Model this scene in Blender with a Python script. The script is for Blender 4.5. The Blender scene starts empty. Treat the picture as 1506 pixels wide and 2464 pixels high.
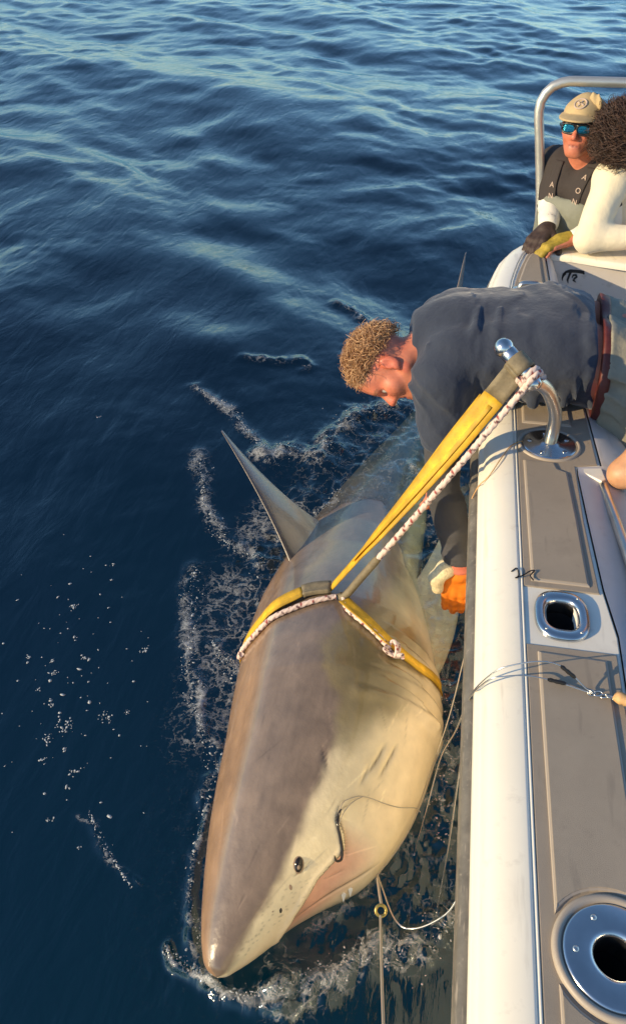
import bpy, bmesh, math, random
import numpy as np
from mathutils import Vector, Matrix
from mathutils.bvhtree import BVHTree

# ------------------------------------------------------------------ camera, sky, sun, exposure
C = bpy.context.scene.collection
scene = bpy.context.scene
EYE = 2.05
cam_data = bpy.data.cameras.new('camera')
cam_data.sensor_fit = 'VERTICAL'
cam_data.angle = 2 * math.atan(1232 / 1900)
cam_data.clip_start = 0.02
cam_data.clip_end = 6000
cam = bpy.data.objects.new('camera', cam_data)
C.objects.link(cam)
cam.location = (0, 0, EYE)
cam.rotation_euler = (math.radians(90 - 39), 0, math.radians(9.9))
scene.camera = cam

SUN_EL = math.radians(17.5)
SUN_TO = Vector((-0.86, -0.51, 0)).normalized() * math.cos(SUN_EL) + Vector((0, 0, math.sin(SUN_EL)))
world = bpy.data.worlds.new('World')
scene.world = world
world.use_nodes = True
wn = world.node_tree.nodes
wl = world.node_tree.links
sky = wn.new('ShaderNodeTexSky')
sky.sky_type = 'NISHITA'
sky.sun_disc = False
sky.sun_elevation = SUN_EL
sky.sun_rotation = math.atan2(SUN_TO.x, SUN_TO.y)
sky.air_density = 1.0
sky.dust_density = .15
sky.ozone_density = 3.0
wb = wn.new('ShaderNodeMix')            # white balance of the sky light, the same in every direction
wb.data_type = 'RGBA'; wb.blend_type = 'MULTIPLY'; wb.inputs['Factor'].default_value = 1
wb.inputs['B'].default_value = (.92, .98, 1.02, 1)
wl.new(sky.outputs[0], wb.inputs['A'])
wl.new(wb.outputs['Result'], wn['Background'].inputs[0])
wn['Background'].inputs[1].default_value = 0.15
sun_data = bpy.data.lights.new('sun', 'SUN')
sun_data.energy = 4.1
sun_data.angle = math.radians(0.53)
sun_data.color = (1.0, 0.77, 0.45)
sun = bpy.data.objects.new('sun', sun_data)
C.objects.link(sun)
sun.location = (-10, -6, 8)
sun.rotation_euler = SUN_TO.to_track_quat('Z', 'Y').to_euler()
scene.view_settings.view_transform = 'Standard'
scene.view_settings.look = 'None'
scene.view_settings.gamma = 1
scene.view_settings.use_curve_mapping = False
scene.view_settings.exposure = 0.42
scene.render.engine = 'CYCLES'
scene.cycles.use_denoising = True
scene.cycles.max_bounces = 10
scene.cycles.transparent_max_bounces = 16
scene.cycles.caustics_reflective = False
scene.cycles.caustics_refractive = False

RNG = np.random.RandomState(7)
random.seed(7)

# ------------------------------------------------------------------ helpers: objects
def link(name, me, mat=None, parent=None, smooth=True):
    if mat is not None and len(me.materials) == 0:
        me.materials.append(mat)
    if smooth and len(me.polygons):
        me.polygons.foreach_set('use_smooth', [True] * len(me.polygons))
    o = bpy.data.objects.new(name, me)
    C.objects.link(o)
    if parent is not None:
        o.parent = parent
    return o

def tag(o, label, cat, group=None):
    o['label'] = label
    o['category'] = cat
    if group:
        o['group'] = group
    return o

def empty(name, label, cat, group=None):
    o = bpy.data.objects.new(name, None)
    o.empty_display_size = 0.1
    C.objects.link(o)
    return tag(o, label, cat, group)

def mesh_np(name, V, F):
    """V (n,3), F list/array of quads or tris (same length) -> mesh"""
    me = bpy.data.meshes.new(name)
    V = np.asarray(V, dtype=np.float32)
    if isinstance(F, np.ndarray):
        k = F.shape[1]
        me.vertices.add(len(V)); me.vertices.foreach_set('co', V.ravel())
        me.loops.add(F.size); me.loops.foreach_set('vertex_index', F.ravel().astype(np.int32))
        me.polygons.add(len(F))
        me.polygons.foreach_set('loop_start', np.arange(0, F.size, k, dtype=np.int32))
        try:
            me.polygons.foreach_set('loop_total', np.full(len(F), k, dtype=np.int32))
        except Exception:
            pass
        me.update(calc_edges=True)
    else:
        me.from_pydata([tuple(v) for v in V], [], F)
        me.update()
    me.validate()
    return me

def set_attr(me, name, vals):
    vals = np.asarray(vals, dtype=np.float32)
    if vals.ndim == 1:
        a = me.attributes.new(name, 'FLOAT', 'POINT'); a.data.foreach_set('value', vals)
    else:
        if vals.shape[1] == 3:
            vals = np.concatenate([vals, np.ones((len(vals), 1), np.float32)], 1)
        a = me.attributes.new(name, 'FLOAT_COLOR', 'POINT'); a.data.foreach_set('color', vals.ravel())

def bm_mesh(name, bm):
    me = bpy.data.meshes.new(name)
    bm.normal_update(); bm.to_mesh(me); bm.free()
    return me

def grid_faces(nu, nv, cu=False, cv=False):
    """quads of a (nu,nv) vertex grid (u-major); cu/cv close the direction"""
    iu = np.arange(nu if cu else nu - 1); iv = np.arange(nv if cv else nv - 1)
    A, B = np.meshgrid(iu, iv, indexing='ij')
    A = A.ravel(); B = B.ravel(); A2 = (A + 1) % nu; B2 = (B + 1) % nv
    return np.stack([A * nv + B, A2 * nv + B, A2 * nv + B2, A * nv + B2], 1)

def smooth_path(P, n):
    """Catmull-Rom through points, n samples, arc-length spaced"""
    P = np.asarray(P, float)
    if len(P) == 2:
        t = np.linspace(0, 1, n)[:, None]
        return P[0] * (1 - t) + P[1] * t
    Q = np.vstack([2 * P[0] - P[1], P, 2 * P[-1] - P[-2]])
    out = []
    for i in range(1, len(Q) - 2):
        t = np.linspace(0, 1, 24, endpoint=False)[:, None]
        a, b, c, d = Q[i - 1], Q[i], Q[i + 1], Q[i + 2]
        out.append(.5 * (2 * b + (c - a) * t + (2 * a - 5 * b + 4 * c - d) * t ** 2 + (3 * b - a - 3 * c + d) * t ** 3))
    out = np.vstack(out + [P[-1:]])
    L = np.concatenate([[0], np.cumsum(np.linalg.norm(np.diff(out, axis=0), axis=1))])
    s = np.linspace(0, L[-1], n)
    return np.stack([np.interp(s, L, out[:, k]) for k in range(out.shape[1])], 1)

def frames(P):
    T = np.gradient(P, axis=0); T /= np.linalg.norm(T, axis=1)[:, None] + 1e-12
    ref = np.array([0, 0, 1.]) if abs(T[0][2]) < .9 else np.array([1., 0, 0])
    N = np.zeros_like(P)
    n = np.cross(T[0], ref); n /= np.linalg.norm(n)
    for i in range(len(P)):
        n = n - T[i] * n.dot(T[i]); n /= np.linalg.norm(n); N[i] = n
    return T, N, np.cross(T, N)

def tube_arrays(P, R, seg=10, caps=True):
    P = np.asarray(P, float); n = len(P)
    R = np.full(n, R) if np.isscalar(R) else np.asarray(R, float)
    T, N, B = frames(P)
    a = np.linspace(0, 2 * math.pi, seg, endpoint=False)
    V = P[:, None] + R[:, None, None] * (np.cos(a)[None, :, None] * N[:, None] + np.sin(a)[None, :, None] * B[:, None])
    V = V.reshape(-1, 3); F = grid_faces(n, seg, cv=True)[:, ::-1].tolist()
    if caps:
        F.append([i for i in range(seg)]); F.append([(n - 1) * seg + i for i in range(seg)][::-1])
    return V, F

class MB:
    """collects pieces into one mesh"""
    def __init__(s): s.V = []; s.F = []; s.C = []; s.n = 0
    def add(s, V, F, col=None):
        V = np.asarray(V, float)
        s.V.append(V); s.F += [[i + s.n for i in f] for f in (F.tolist() if isinstance(F, np.ndarray) else F)]
        if col is not None:
            col = np.asarray(col, float)
            s.C.append(np.tile(col, (len(V), 1)) if col.ndim == 1 else col)
        s.n += len(V); return s
    def tube(s, P, R, seg=10, col=None): V, F = tube_arrays(P, R, seg); return s.add(V, F, col)
    def mesh(s, name):
        me = mesh_np(name, np.vstack(s.V), s.F)
        if s.C: set_attr(me, 'Col', np.vstack(s.C))
        return me

def box_mesh(name, lo, hi, bev=0.004, seg=2):
    bm = bmesh.new()
    bmesh.ops.create_cube(bm, size=1)
    lo = Vector(lo); hi = Vector(hi)
    for v in bm.verts:
        v.co = Vector(((v.co.x + .5) * (hi.x - lo.x) + lo.x, (v.co.y + .5) * (hi.y - lo.y) + lo.y, (v.co.z + .5) * (hi.z - lo.z) + lo.z))
    if bev > 0:
        bmesh.ops.bevel(bm, geom=list(bm.edges), offset=bev, segments=seg, affect='EDGES', profile=.5)
    return bm_mesh(name, bm)

def prism_mesh(name, poly, z0, z1, bev=0.004, seg=2):
    """plan polygon (counter-clockwise) extruded z0..z1, edges bevelled"""
    bm = bmesh.new()
    vs = [bm.verts.new((x, y, z1)) for x, y in poly]
    f = bm.faces.new(vs)
    r = bmesh.ops.extrude_face_region(bm, geom=[f])
    for v in [g for g in r['geom'] if isinstance(g, bmesh.types.BMVert)]:
        v.co.z = z0
    bmesh.ops.recalc_face_normals(bm, faces=list(bm.faces))
    if bev > 0:
        ed = [e for e in bm.edges if all(abs(v.co.z - z1) < 1e-6 for v in e.verts)]
        bmesh.ops.bevel(bm, geom=ed, offset=bev, segments=seg, affect='EDGES', profile=.5)
    return bm_mesh(name, bm)

def lathe_arrays(prof, center, seg=40, ax=(1, 1), power=2.0):
    """profile [(r,z)] turned round z at center; ax scales x,y; power>2 squares the outline"""
    a = np.linspace(0, 2 * math.pi, seg, endpoint=False)
    c = np.sign(np.cos(a)) * np.abs(np.cos(a)) ** (2 / power); s = np.sign(np.sin(a)) * np.abs(np.sin(a)) ** (2 / power)
    V = [(center[0] + r * c_ * ax[0], center[1] + r * s_ * ax[1], center[2] + z) for r, z in prof for c_, s_ in zip(c, s)]
    return np.array(V), grid_faces(len(prof), seg, cv=True)[:, ::-1].tolist()

def cut(obj, cutters):
    for c_ in cutters:
        m = obj.modifiers.new('cut', 'BOOLEAN'); m.operation = 'DIFFERENCE'; m.object = c_; m.solver = 'EXACT'
    bpy.context.view_layer.update()
    me = bpy.data.meshes.new_from_object(obj.evaluated_get(bpy.context.evaluated_depsgraph_get()))
    obj.modifiers.clear(); obj.data = me

# ------------------------------------------------------------------ helpers: noise
def _hash(ix, iy, iz, seed):
    n = (ix * 374761393 + iy * 668265263 + iz * 1274126177 + seed * 1013904223).astype(np.int64) & 0xffffffff
    n = ((n ^ (n >> 13)) * 1274126177) & 0xffffffff
    n = n ^ (n >> 16)
    return (n & 0xffff) / 65535.0

def vnoise(P, scale=1.0, seed=0):
    """value noise in -1..1; P (n,2) or (n,3)"""
    P = np.asarray(P, float) * scale
    if P.shape[1] == 2:
        P = np.concatenate([P, np.zeros((len(P), 1))], 1)
    I = np.floor(P).astype(np.int64); f = P - I; f = f * f * f * (f * (f * 6 - 15) + 10)
    r = 0
    for dx in (0, 1):
        for dy in (0, 1):
            for dz in (0, 1):
                w = (f[:, 0] if dx else 1 - f[:, 0]) * (f[:, 1] if dy else 1 - f[:, 1]) * (f[:, 2] if dz else 1 - f[:, 2])
                r = r + w * _hash(I[:, 0] + dx, I[:, 1] + dy, I[:, 2] + dz, seed)
    return r * 2 - 1

def fbm(P, scale, oct=4, seed=0):
    r = 0; a = .5
    for k in range(oct):
        r = r + a * vnoise(P, scale * 2 ** k, seed + k * 17); a *= .5
    return r

def sstep(a, b, x):
    t = np.clip((x - a) / (b - a), 0, 1); return t * t * (3 - 2 * t)

# ------------------------------------------------------------------ helpers: materials
def mat(name, col=(.5, .5, .5), rough=.5, metal=0, bump=None, var=None, attr=None, coat=0, spec=.5, sheen=0, sss=0):
    """bump=(scale,strength,distance); var=(scale,amount); attr = colour attribute multiplied in"""
    m = bpy.data.materials.new(name); m.use_nodes = True
    N = m.node_tree.nodes; L = m.node_tree.links; b = N['Principled BSDF']
    b.inputs['Roughness'].default_value = rough; b.inputs['Metallic'].default_value = metal
    b.inputs['Specular IOR Level'].default_value = spec
    b.inputs['Coat Weight'].default_value = coat; b.inputs['Coat Roughness'].default_value = .12
    b.inputs['Sheen Weight'].default_value = sheen
    if sss:
        b.inputs['Subsurface Weight'].default_value = sss
        b.inputs['Subsurface Radius'].default_value = (.012, .004, .002)
        b.inputs['Subsurface Scale'].default_value = .6
    tc = N.new('ShaderNodeTexCoord')
    if attr:
        a = N.new('ShaderNodeAttribute'); a.attribute_name = attr; src = a.outputs['Color']
    else:
        rgb = N.new('ShaderNodeRGB'); rgb.outputs[0].default_value = (*col, 1); src = rgb.outputs[0]
    if var:
        n = N.new('ShaderNodeTexNoise'); n.inputs['Scale'].default_value = var[0]; n.inputs['Detail'].default_value = 6
        n.inputs['Roughness'].default_value = .65
        L.new(tc.outputs['Object'], n.inputs['Vector'])
        mr = N.new('ShaderNodeMapRange'); mr.inputs['To Min'].default_value = 1 - var[1]; mr.inputs['To Max'].default_value = 1 + var[1]
        mr.inputs['From Min'].default_value = .25; mr.inputs['From Max'].default_value = .75
        L.new(n.outputs['Fac'], mr.inputs['Value'])
        mx = N.new('ShaderNodeMix'); mx.data_type = 'RGBA'; mx.blend_type = 'MULTIPLY'; mx.inputs['Factor'].default_value = 1
        L.new(src, mx.inputs['A']); L.new(mr.outputs[0], mx.inputs['B']); src = mx.outputs['Result']
        mr2 = N.new('ShaderNodeMapRange'); mr2.inputs['To Min'].default_value = max(0, rough - .08); mr2.inputs['To Max'].default_value = min(1, rough + .1)
        L.new(n.outputs['Fac'], mr2.inputs['Value']); L.new(mr2.outputs[0], b.inputs['Roughness'])
    L.new(src, b.inputs['Base Color'])
    if bump:
        n = N.new('ShaderNodeTexNoise'); n.inputs['Scale'].default_value = bump[0]; n.inputs['Detail'].default_value = 4
        L.new(tc.outputs['Object'], n.inputs['Vector'])
        bp = N.new('ShaderNodeBump'); bp.inputs['Strength'].default_value = bump[1]; bp.inputs['Distance'].default_value = bump[2]
        L.new(n.outputs['Fac'], bp.inputs['Height']); L.new(bp.outputs[0], b.inputs['Normal'])
    return m

def grime(m, amount, scale, col=(.30, .25, .19)):
    """dried salt, scuffs and drip marks: irregular patches that belong to the surface"""
    N = m.node_tree.nodes; L = m.node_tree.links; b = N['Principled BSDF']; tc = N.new('ShaderNodeTexCoord')
    src = b.inputs['Base Color'].links[0].from_socket
    def nz(sc, lo, hi, rough=.7, vs=(1, 1, 1)):
        mp = N.new('ShaderNodeMapping'); mp.inputs['Scale'].default_value = vs; L.new(tc.outputs['Object'], mp.inputs['Vector'])
        n = N.new('ShaderNodeTexNoise'); n.inputs['Scale'].default_value = sc; n.inputs['Detail'].default_value = 8; n.inputs['Roughness'].default_value = rough
        L.new(mp.outputs[0], n.inputs['Vector'])
        q = N.new('ShaderNodeMapRange'); q.inputs['From Min'].default_value = lo; q.inputs['From Max'].default_value = hi; L.new(n.outputs['Fac'], q.inputs['Value']); return q.outputs[0]
    a = nz(scale, .56, .75); c = nz(scale * 6, .60, .72, .6); d = nz(scale * 9, .62, .70, .5, (1, .12, 1))
    mx = N.new('ShaderNodeMath'); mx.operation = 'MAXIMUM'; L.new(a, mx.inputs[0]); L.new(c, mx.inputs[1])
    mx2 = N.new('ShaderNodeMath'); mx2.operation = 'MAXIMUM'; L.new(mx.outputs[0], mx2.inputs[0]); L.new(d, mx2.inputs[1])
    k = N.new('ShaderNodeMath'); k.operation = 'MULTIPLY'; k.inputs[1].default_value = amount; L.new(mx2.outputs[0], k.inputs[0])
    mc = N.new('ShaderNodeMix'); mc.data_type = 'RGBA'; mc.inputs['B'].default_value = (*col, 1); L.new(k.outputs[0], mc.inputs['Factor']); L.new(src, mc.inputs['A'])
    L.new(mc.outputs['Result'], b.inputs['Base Color'])
M = {}
M['gelcoat'] = mat('gelcoat', (.88, .82, .68), .3, var=(3, .05), bump=(9, .08, .004), coat=.3)
M['liner'] = mat('liner', (.62, .58, .55), .42, var=(2.5, .07), bump=(14, .1, .003))
M['nonskid'] = mat('nonskid', (.375, .305, .225), .75, var=(7, .1), bump=(900, .5, .0015))
grime(M['gelcoat'], .22, 4); grime(M['liner'], .25, 3); grime(M['nonskid'], .35, 5, (.20, .165, .13))
M['nonskid_edge'] = mat('nonskid_edge', (.42, .355, .28), .5, var=(9, .06))
M['rub'] = mat('rub', (.16, .145, .12), .45, var=(16, .4), bump=(40, .3, .003))
grime(M['rub'], .7, 14, (.36, .31, .25))
M['steel'] = mat('steel', (.66, .64, .61), .2, 1.0, var=(18, .08))
M['steel_dull'] = mat('steel_dull', (.74, .70, .62), .3, 1.0, var=(20, .12))
M['aluminium'] = mat('aluminium', (.62, .60, .54), .42, .75, var=(10, .1))
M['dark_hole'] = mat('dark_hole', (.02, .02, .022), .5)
M['deck'] = mat('deck', (.30, .29, .28), .7, var=(4, .2), bump=(500, .4, .001))
M['webbing'] = mat('webbing', rough=.6, attr='Col', var=(45, .22), bump=(420, .5, .0012))
grime(M['webbing'], .55, 16, (.40, .22, .03))
M['sleeve_grey'] = mat('sleeve_grey', (.19, .155, .095), .65, var=(40, .4), bump=(300, .5, .0015))
M['rope'] = mat('rope', rough=.75, attr='Col', bump=(500, .5, .001))
M['wire'] = mat('wire', (.62, .6, .56), .25, .9)
M['monofil'] = mat('monofil', (.42, .36, .27), .4)
M['black_rubber'] = mat('black_rubber', (.018, .017, .016), .5)
M['tan'] = mat('tan', (.62, .36, .15), .6, var=(60, .3))
M['skin'] = mat('skin', rough=.45, attr='Col', var=(60, .13), bump=(260, .25, .0015), sss=.15)
M['hair_blond'] = mat('hair_blond', rough=.45, attr='Col')
M['hair_dark'] = mat('hair_dark', rough=.6, attr='Col')
M['tshirt'] = mat('tshirt', (.026, .036, .062), .85, var=(9, .14), bump=(20, .55, .014), sheen=.25)
M['undersleeve'] = mat('undersleeve', (.055, .055, .062), .8, var=(14, .25), bump=(40, .4, .006))
M['shorts'] = mat('shorts', (.28, .26, .20), .85, var=(16, .2), bump=(70, .4, .006))
M['belt'] = mat('belt', (.10, .02, .016), .5, var=(40, .3), bump=(120, .3, .002))
M['navy_cloth'] = mat('navy_cloth', (.012, .018, .03), .85, var=(12, .2), bump=(60, .4, .005))
M['black_shirt'] = mat('black_shirt', (.04, .032, .03), .85, var=(14, .2), bump=(50, .35, .006))
M['white_cloth'] = mat('white_cloth', (.82, .78, .66), .85, var=(12, .06), bump=(60, .35, .006), sheen=.2)
M['cream_cloth'] = mat('cream_cloth', (.80, .71, .52), .85, var=(9, .07), bump=(45, .3, .008), sheen=.2)
M['bib'] = mat('bib', (.20, .21, .17), .7, var=(15, .2), bump=(60, .3, .005))
M['cap'] = mat('cap', (.50, .37, .19), .8, var=(40, .12), bump=(250, .3, .002))
M['print'] = mat('print', (.52, .40, .32), .8)
M['glove_orange'] = mat('glove_orange', (.80, .21, .015), .5, var=(30, .2), bump=(90, .35, .003))
M['glove_cream'] = mat('glove_cream', (.70, .60, .38), .8, var=(60, .3), bump=(150, .8, .004))
M['glove_salmon'] = mat('glove_salmon', (.62, .17, .11), .7, var=(50, .15), bump=(150, .4, .002))
M['glove_dark'] = mat('glove_dark', (.05, .03, .022), .65, var=(45, .4), bump=(90, .5, .003))
M['glove_yellow'] = mat('glove_yellow', (.36, .26, .03), .65, var=(50, .4), bump=(90, .5, .003))
M['brown_strap'] = mat('brown_strap', (.2, .13, .075), .7, var=(30, .2))
M['lens'] = mat('lens', (.02, .16, .24), .05, .85)
M['frame_black'] = mat('frame_black', (.012, .012, .014), .3)
M['logo_black'] = mat('logo_black', (.02, .02, .022), .6)

# ------------------------------------------------------------------ the shark's body shape (needed by the sea around it)
SY = np.array([.700, .708, .72, .75, .83, .93, 1.0, 1.08, 1.2, 1.34, 1.47, 1.6, 1.8, 2.0, 2.2, 2.4, 2.8, 3.2, 3.6, 4.0, 4.3, 4.45])
SLX = np.array([-.352, -.372, -.385, -.400, -.425, -.448, -.462, -.475, -.490, -.502, -.518, -.532, -.549, -.553, -.54, -.51, -.42, -.30, -.17, -.05, .03, .062])
SRX = np.array([-.346, -.326, -.312, -.280, -.210, -.112, -.034, .022, .076, .113, .134, .128, .105, .075, .045, .03, .03, .03, .04, .06, .085, .078])
SCZ = np.array([.045, .045, .045, .045, .04, .025, .015, .01, .0, -.005, -.01, -.025, -.055, -.10, -.145, -.18, -.23, -.26, -.29, -.32, -.30, -.29])

def cinterp(x, X, Yv):
    """smooth (cubic Hermite) interpolation"""
    m = np.gradient(Yv, X)
    i = np.clip(np.searchsorted(X, x) - 1, 0, len(X) - 2)
    h = X[i + 1] - X[i]; t = np.clip((x - X[i]) / h, 0, 1)
    return ((1 + 2 * t) * (1 - t) ** 2 * Yv[i] + t * (1 - t) ** 2 * h * m[i] + t * t * (3 - 2 * t) * Yv[i + 1] + t * t * (t - 1) * h * m[i + 1])

def shark_section(y):
    l = np.interp(y, SY, SLX) * .35 + cinterp(y, SY, SLX) * .65
    r = np.interp(y, SY, SRX) * .35 + cinterp(y, SY, SRX) * .65
    return (l + r) / 2, (r - l) / 2, np.interp(y, SY, SCZ)

def shark_point(y, phi):
    """phi: 0 = up, negative towards the back (left), positive towards the belly (right)"""
    c, r, cz = shark_section(y)
    ridge = 1 + .035 * np.exp(-((phi + .66) / .17) ** 2) * sstep(.75, 1.1, y) * sstep(3.2, 2.4, y)
    flat = .87 + .05 * np.cos(phi * 2)
    return np.stack([c + r * np.sin(phi) * ridge, y + 0 * phi, cz + r * np.cos(phi) * ridge * flat], -1)

# ------------------------------------------------------------------ the boat
BX = .150          # outer edge of the gunwale, running along +Y
boat = empty('fishing_boat', 'cream white fishing boat whose gunwale runs up the right side beside the shark', 'boat')

def boat_path():
    """plan line of the outer gunwale edge: port side, rounded stern corner, transom, starboard side"""
    P = [(BX, y) for y in (-3.0, -2, -1, 0, .5, 1, 1.5, 2, 2.5, 2.85)]
    P += [(.156, 2.98), (.166, 3.09), (.18, 3.19), (.197, 3.29), (.218, 3.39), (.246, 3.47), (.285, 3.54), (.335, 3.595), (.40, 3.625), (.5, 3.64), (.7, 3.645)]
    X2 = BX + 2.5
    P += [(x, 3.645) for x in (1.0, 1.4, 1.8)]
    c2 = (X2 - .62, 2.93); P += [(c2[0] + .62 * math.cos(t), c2[1] + .71 * math.sin(t)) for t in np.linspace(math.pi / 2, 0, 9)]
    P += [(X2, y) for y in (2.5, 1.5, .5, -1, -3.0)]
    return np.array(P)

BP = boat_path()

def sweep_inward(prof, path=BP):
    """profile [(inward offset, z)] swept along the plan path (inside is to the right of travel)"""
    T = np.gradient(path, axis=0)
    for i in (0, -1):
        T[i] = T[i]
    T /= np.linalg.norm(T, axis=1)[:, None]
    N = np.stack([T[:, 1], -T[:, 0]], 1)
    pr = np.array(prof)
    V = np.zeros((len(path), len(pr), 3))
    V[:, :, :2] = path[:, None] + N[:, None] * pr[None, :, 0, None]
    V[:, :, 2] = pr[None, :, 1]
    return V.reshape(-1, 3), grid_faces(len(path), len(pr))

V, F = sweep_inward([(.62, -.55), (.42, -.42), (.24, -.2), (.165, 0), (.11, .25), (.065, .45), (.03, .58), (.012, .645), (.010, .735)])
link('hull', mesh_np('hull', V, F[:, ::-1]), M['gelcoat'], boat)
V, F = sweep_inward([(.010, .648), (-.006, .650), (-.016, .658), (-.0185, .672), (-.014, .677), (-.014, .683), (-.0185, .688), (-.016, .702), (-.004, .712), (.010, .714)])
link('rub_rail', mesh_np('rub_rail', V, F[:, ::-1]), M['rub'], boat)
V, F = sweep_inward([(.012, .716), (.0, .718), (-.001, .728), (-.0005, .745), (.003, .749), (.0105, .751), (.013, .757), (.017, .768), (.025, .7785), (.038, .787), (.055, .794), (.072, .7985), (.084, .8), (.0865, .8), (.0885, .7985), (.0905, .7955), (.0925, .7985), (.0945, .8), (.0965, .7985), (.0975, .794), (.0975, .72)])
link('gunwale_lip', mesh_np('gunwale_lip', V, F[:, ::-1]), M['gelcoat'], boat)

# flat top of the port gunwale, with the two holes cut through it
gtop = link('gunwale_top', prism_mesh('gunwale_top', [(.2455, -3), (.432, -3), (.437, 1.0), (.440, 1.22), (.424, 1.36), (.412, 1.60), (.404, 1.80), (.4055, 1.835), (.470, 1.85), (.455, 2.15), (.425, 2.75), (.405, 3.10), (.40, 3.40), (2.4, 3.40), (2.4, 3.545), (.52, 3.543), (.445, 3.53), (.395, 3.507), (.362, 3.470), (.332, 3.425), (.308, 3.352), (.2905, 3.27), (.2735, 3.17), (.2585, 3.06), (.2485, 2.96), (.2465, 2.85)], .70, .7955, .004), M['gelcoat'], boat, smooth=False)
HOLDER = (.356, .563); HAWSE = (.326, 1.263)
def cutter(name, c, ax, power):
    V, F = lathe_arrays([(1, -.2), (1, .2)], (c[0], c[1], .78), 48, ax, power)
    F += [list(range(48)), list(range(48, 96))[::-1]]
    return link(name, mesh_np(name, V, F))
cA = cutter('cutter', HOLDER, (.0315, .0315), 2); cB = cutter('cutter', HAWSE, (.0325, .0475), 2.6)
cut(gtop, [cA, cB])

# raised non-skid pads: an outer frame and an inner pad, separated by a shadow groove
def ring_poly(c, r, a0, a1, n=10):
    return [(c[0] + r * math.cos(a), c[1] + r * math.sin(a)) for a in np.linspace(a0, a1, n)]
R_ = .098
th = math.asin((HOLDER[0] - .268) / R_)
a0 = math.pi / 2 + th
frame2 = link('nonskid_frame', prism_mesh('nonskid_frame', [(.2475, -.6), (.4290, -.6), (.4300, 1.170), (.2475, 1.170)], .7958, .799, .0022, 2), M['nonskid'], boat, smooth=False)
cut(frame2, [cA])
def pad(poly, z1=.8045):
    e = link('nonskid_border', prism_mesh('nonskid_border', poly, .7965, z1 - .0012, .004, 2), M['nonskid_edge'], boat, smooth=False)
    c = np.mean(np.array(poly), 0); q = []
    for i in range(len(poly)):
        p0, p, p1 = np.array(poly[i - 1]), np.array(poly[i]), np.array(poly[(i + 1) % len(poly)])
        d0 = (p - p0) / np.linalg.norm(p - p0); d1 = (p1 - p) / np.linalg.norm(p1 - p)
        n0 = np.array([-d0[1], d0[0]]); n1 = np.array([-d1[1], d1[0]]); n = n0 + n1; n /= max(.35, np.linalg.norm(n)) * max(.5, np.linalg.norm(n) / 2)
        q.append(tuple(p + n * .0045))
    link('nonskid_pad', prism_mesh('nonskid_pad', q, .797, z1, .0015, 2), M['nonskid'], boat, smooth=False)
# pad between hawse hole and rod holder: its near edge is scooped round the holder
arc = ring_poly(HOLDER, R_, math.pi / 2 - math.asin((.41 - HOLDER[0]) / R_), math.pi / 2 + math.asin((HOLDER[0] - .2715) / R_), 12)
pad([(.408, 1.146)] + [(.2695, 1.150)] + arc[::-1])
arc = ring_poly(HOLDER, R_, -math.pi / 2 - math.asin((HOLDER[0] - .2715) / R_), -math.pi / 2 + math.asin((.41 - HOLDER[0]) / R_), 12)
pad(arc[::-1] + [(.2715, -.5), (.41, -.5)][::1] if False else [(.2715, -.5), (.41, -.5)] + arc[::-1])
# pad between davit and hawse hole
link('nonskid_frame', prism_mesh('nonskid_frame', [(.2475, 1.345), (.4140, 1.345), (.402, 1.60), (.3995, 1.838), (.46, 1.855), (.449, 2.15), (.42, 2.75), (.399, 3.10), (.395, 3.47), (.375, 3.47), (.346, 3.43), (.321, 3.355), (.303, 3.27), (.283, 3.17), (.268, 3.06), (.257, 2.95), (.2525, 2.9)], .7958, .799, .0022, 2), M['nonskid'], boat, smooth=False)
pad([(.265, 1.362), (.3935, 1.362), (.386, 1.60), (.377, 1.80), (.352, 1.812), (.345, 1.842), (.262, 1.842)])
pad([(.265, 2.035), (.405, 2.035), (.395, 2.5), (.385, 2.925), (.268, 2.925)])
pad([(.282, 3.075), (.378, 3.075), (.376, 3.43), (.360, 3.425), (.334, 3.355), (.314, 3.27), (.296, 3.16)])

# stainless rod holder with a round dished flange
rh = MB()
V, F = lathe_arrays([(.093, -.002), (.0925, .006), (.088, .0105), (.082, .0085), (.0775, .004)], (HOLDER[0], HOLDER[1], .7985), 64)
link('holder_rim', mesh_np('holder_rim', V, F), M['nonskid_edge'], boat)
V, F = lathe_arrays([(.0785, .001), (.077, .0075), (.073, .0095), (.0405, .0088), (.0345, .0075), (.0310, -.001), (.0298, -.02), (.0290, -.12), (.0, -.121)], (HOLDER[0], HOLDER[1], .7985), 64)
rod = link('rod_holder', mesh_np('rod_holder', V, F), M['steel'], boat)
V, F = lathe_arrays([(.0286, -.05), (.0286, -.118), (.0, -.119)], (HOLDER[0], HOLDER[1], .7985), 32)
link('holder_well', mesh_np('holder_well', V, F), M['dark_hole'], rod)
def screw(c, r, parent, mat_=None):
    V, F = lathe_arrays([(r, -.001), (r * .95, .0008), (r * .6, .0018), (0, .0022)], c, 16)
    s_ = link('screw', mesh_np('screw', V, F), mat_ or M['steel_dull'], parent)
    V, F = lathe_arrays([(r * .35, .0012), (0, .0024)], c, 6)
    link('screw_slot', mesh_np('screw_slot', V, F), M['dark_hole'], s_) if r > .004 else None
for a in (math.pi, math.pi / 2 + .5, -math.pi / 2 - .5 + math.pi):
    screw((HOLDER[0] + .0585 * math.cos(a), HOLDER[1] + .0585 * math.sin(a), .8078), .0048, rod)
for a in (-math.pi / 3,):
    screw((HOLDER[0] + .0585 * math.cos(a), HOLDER[1] + .0585 * math.sin(a), .8078), .0048, rod)

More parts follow.
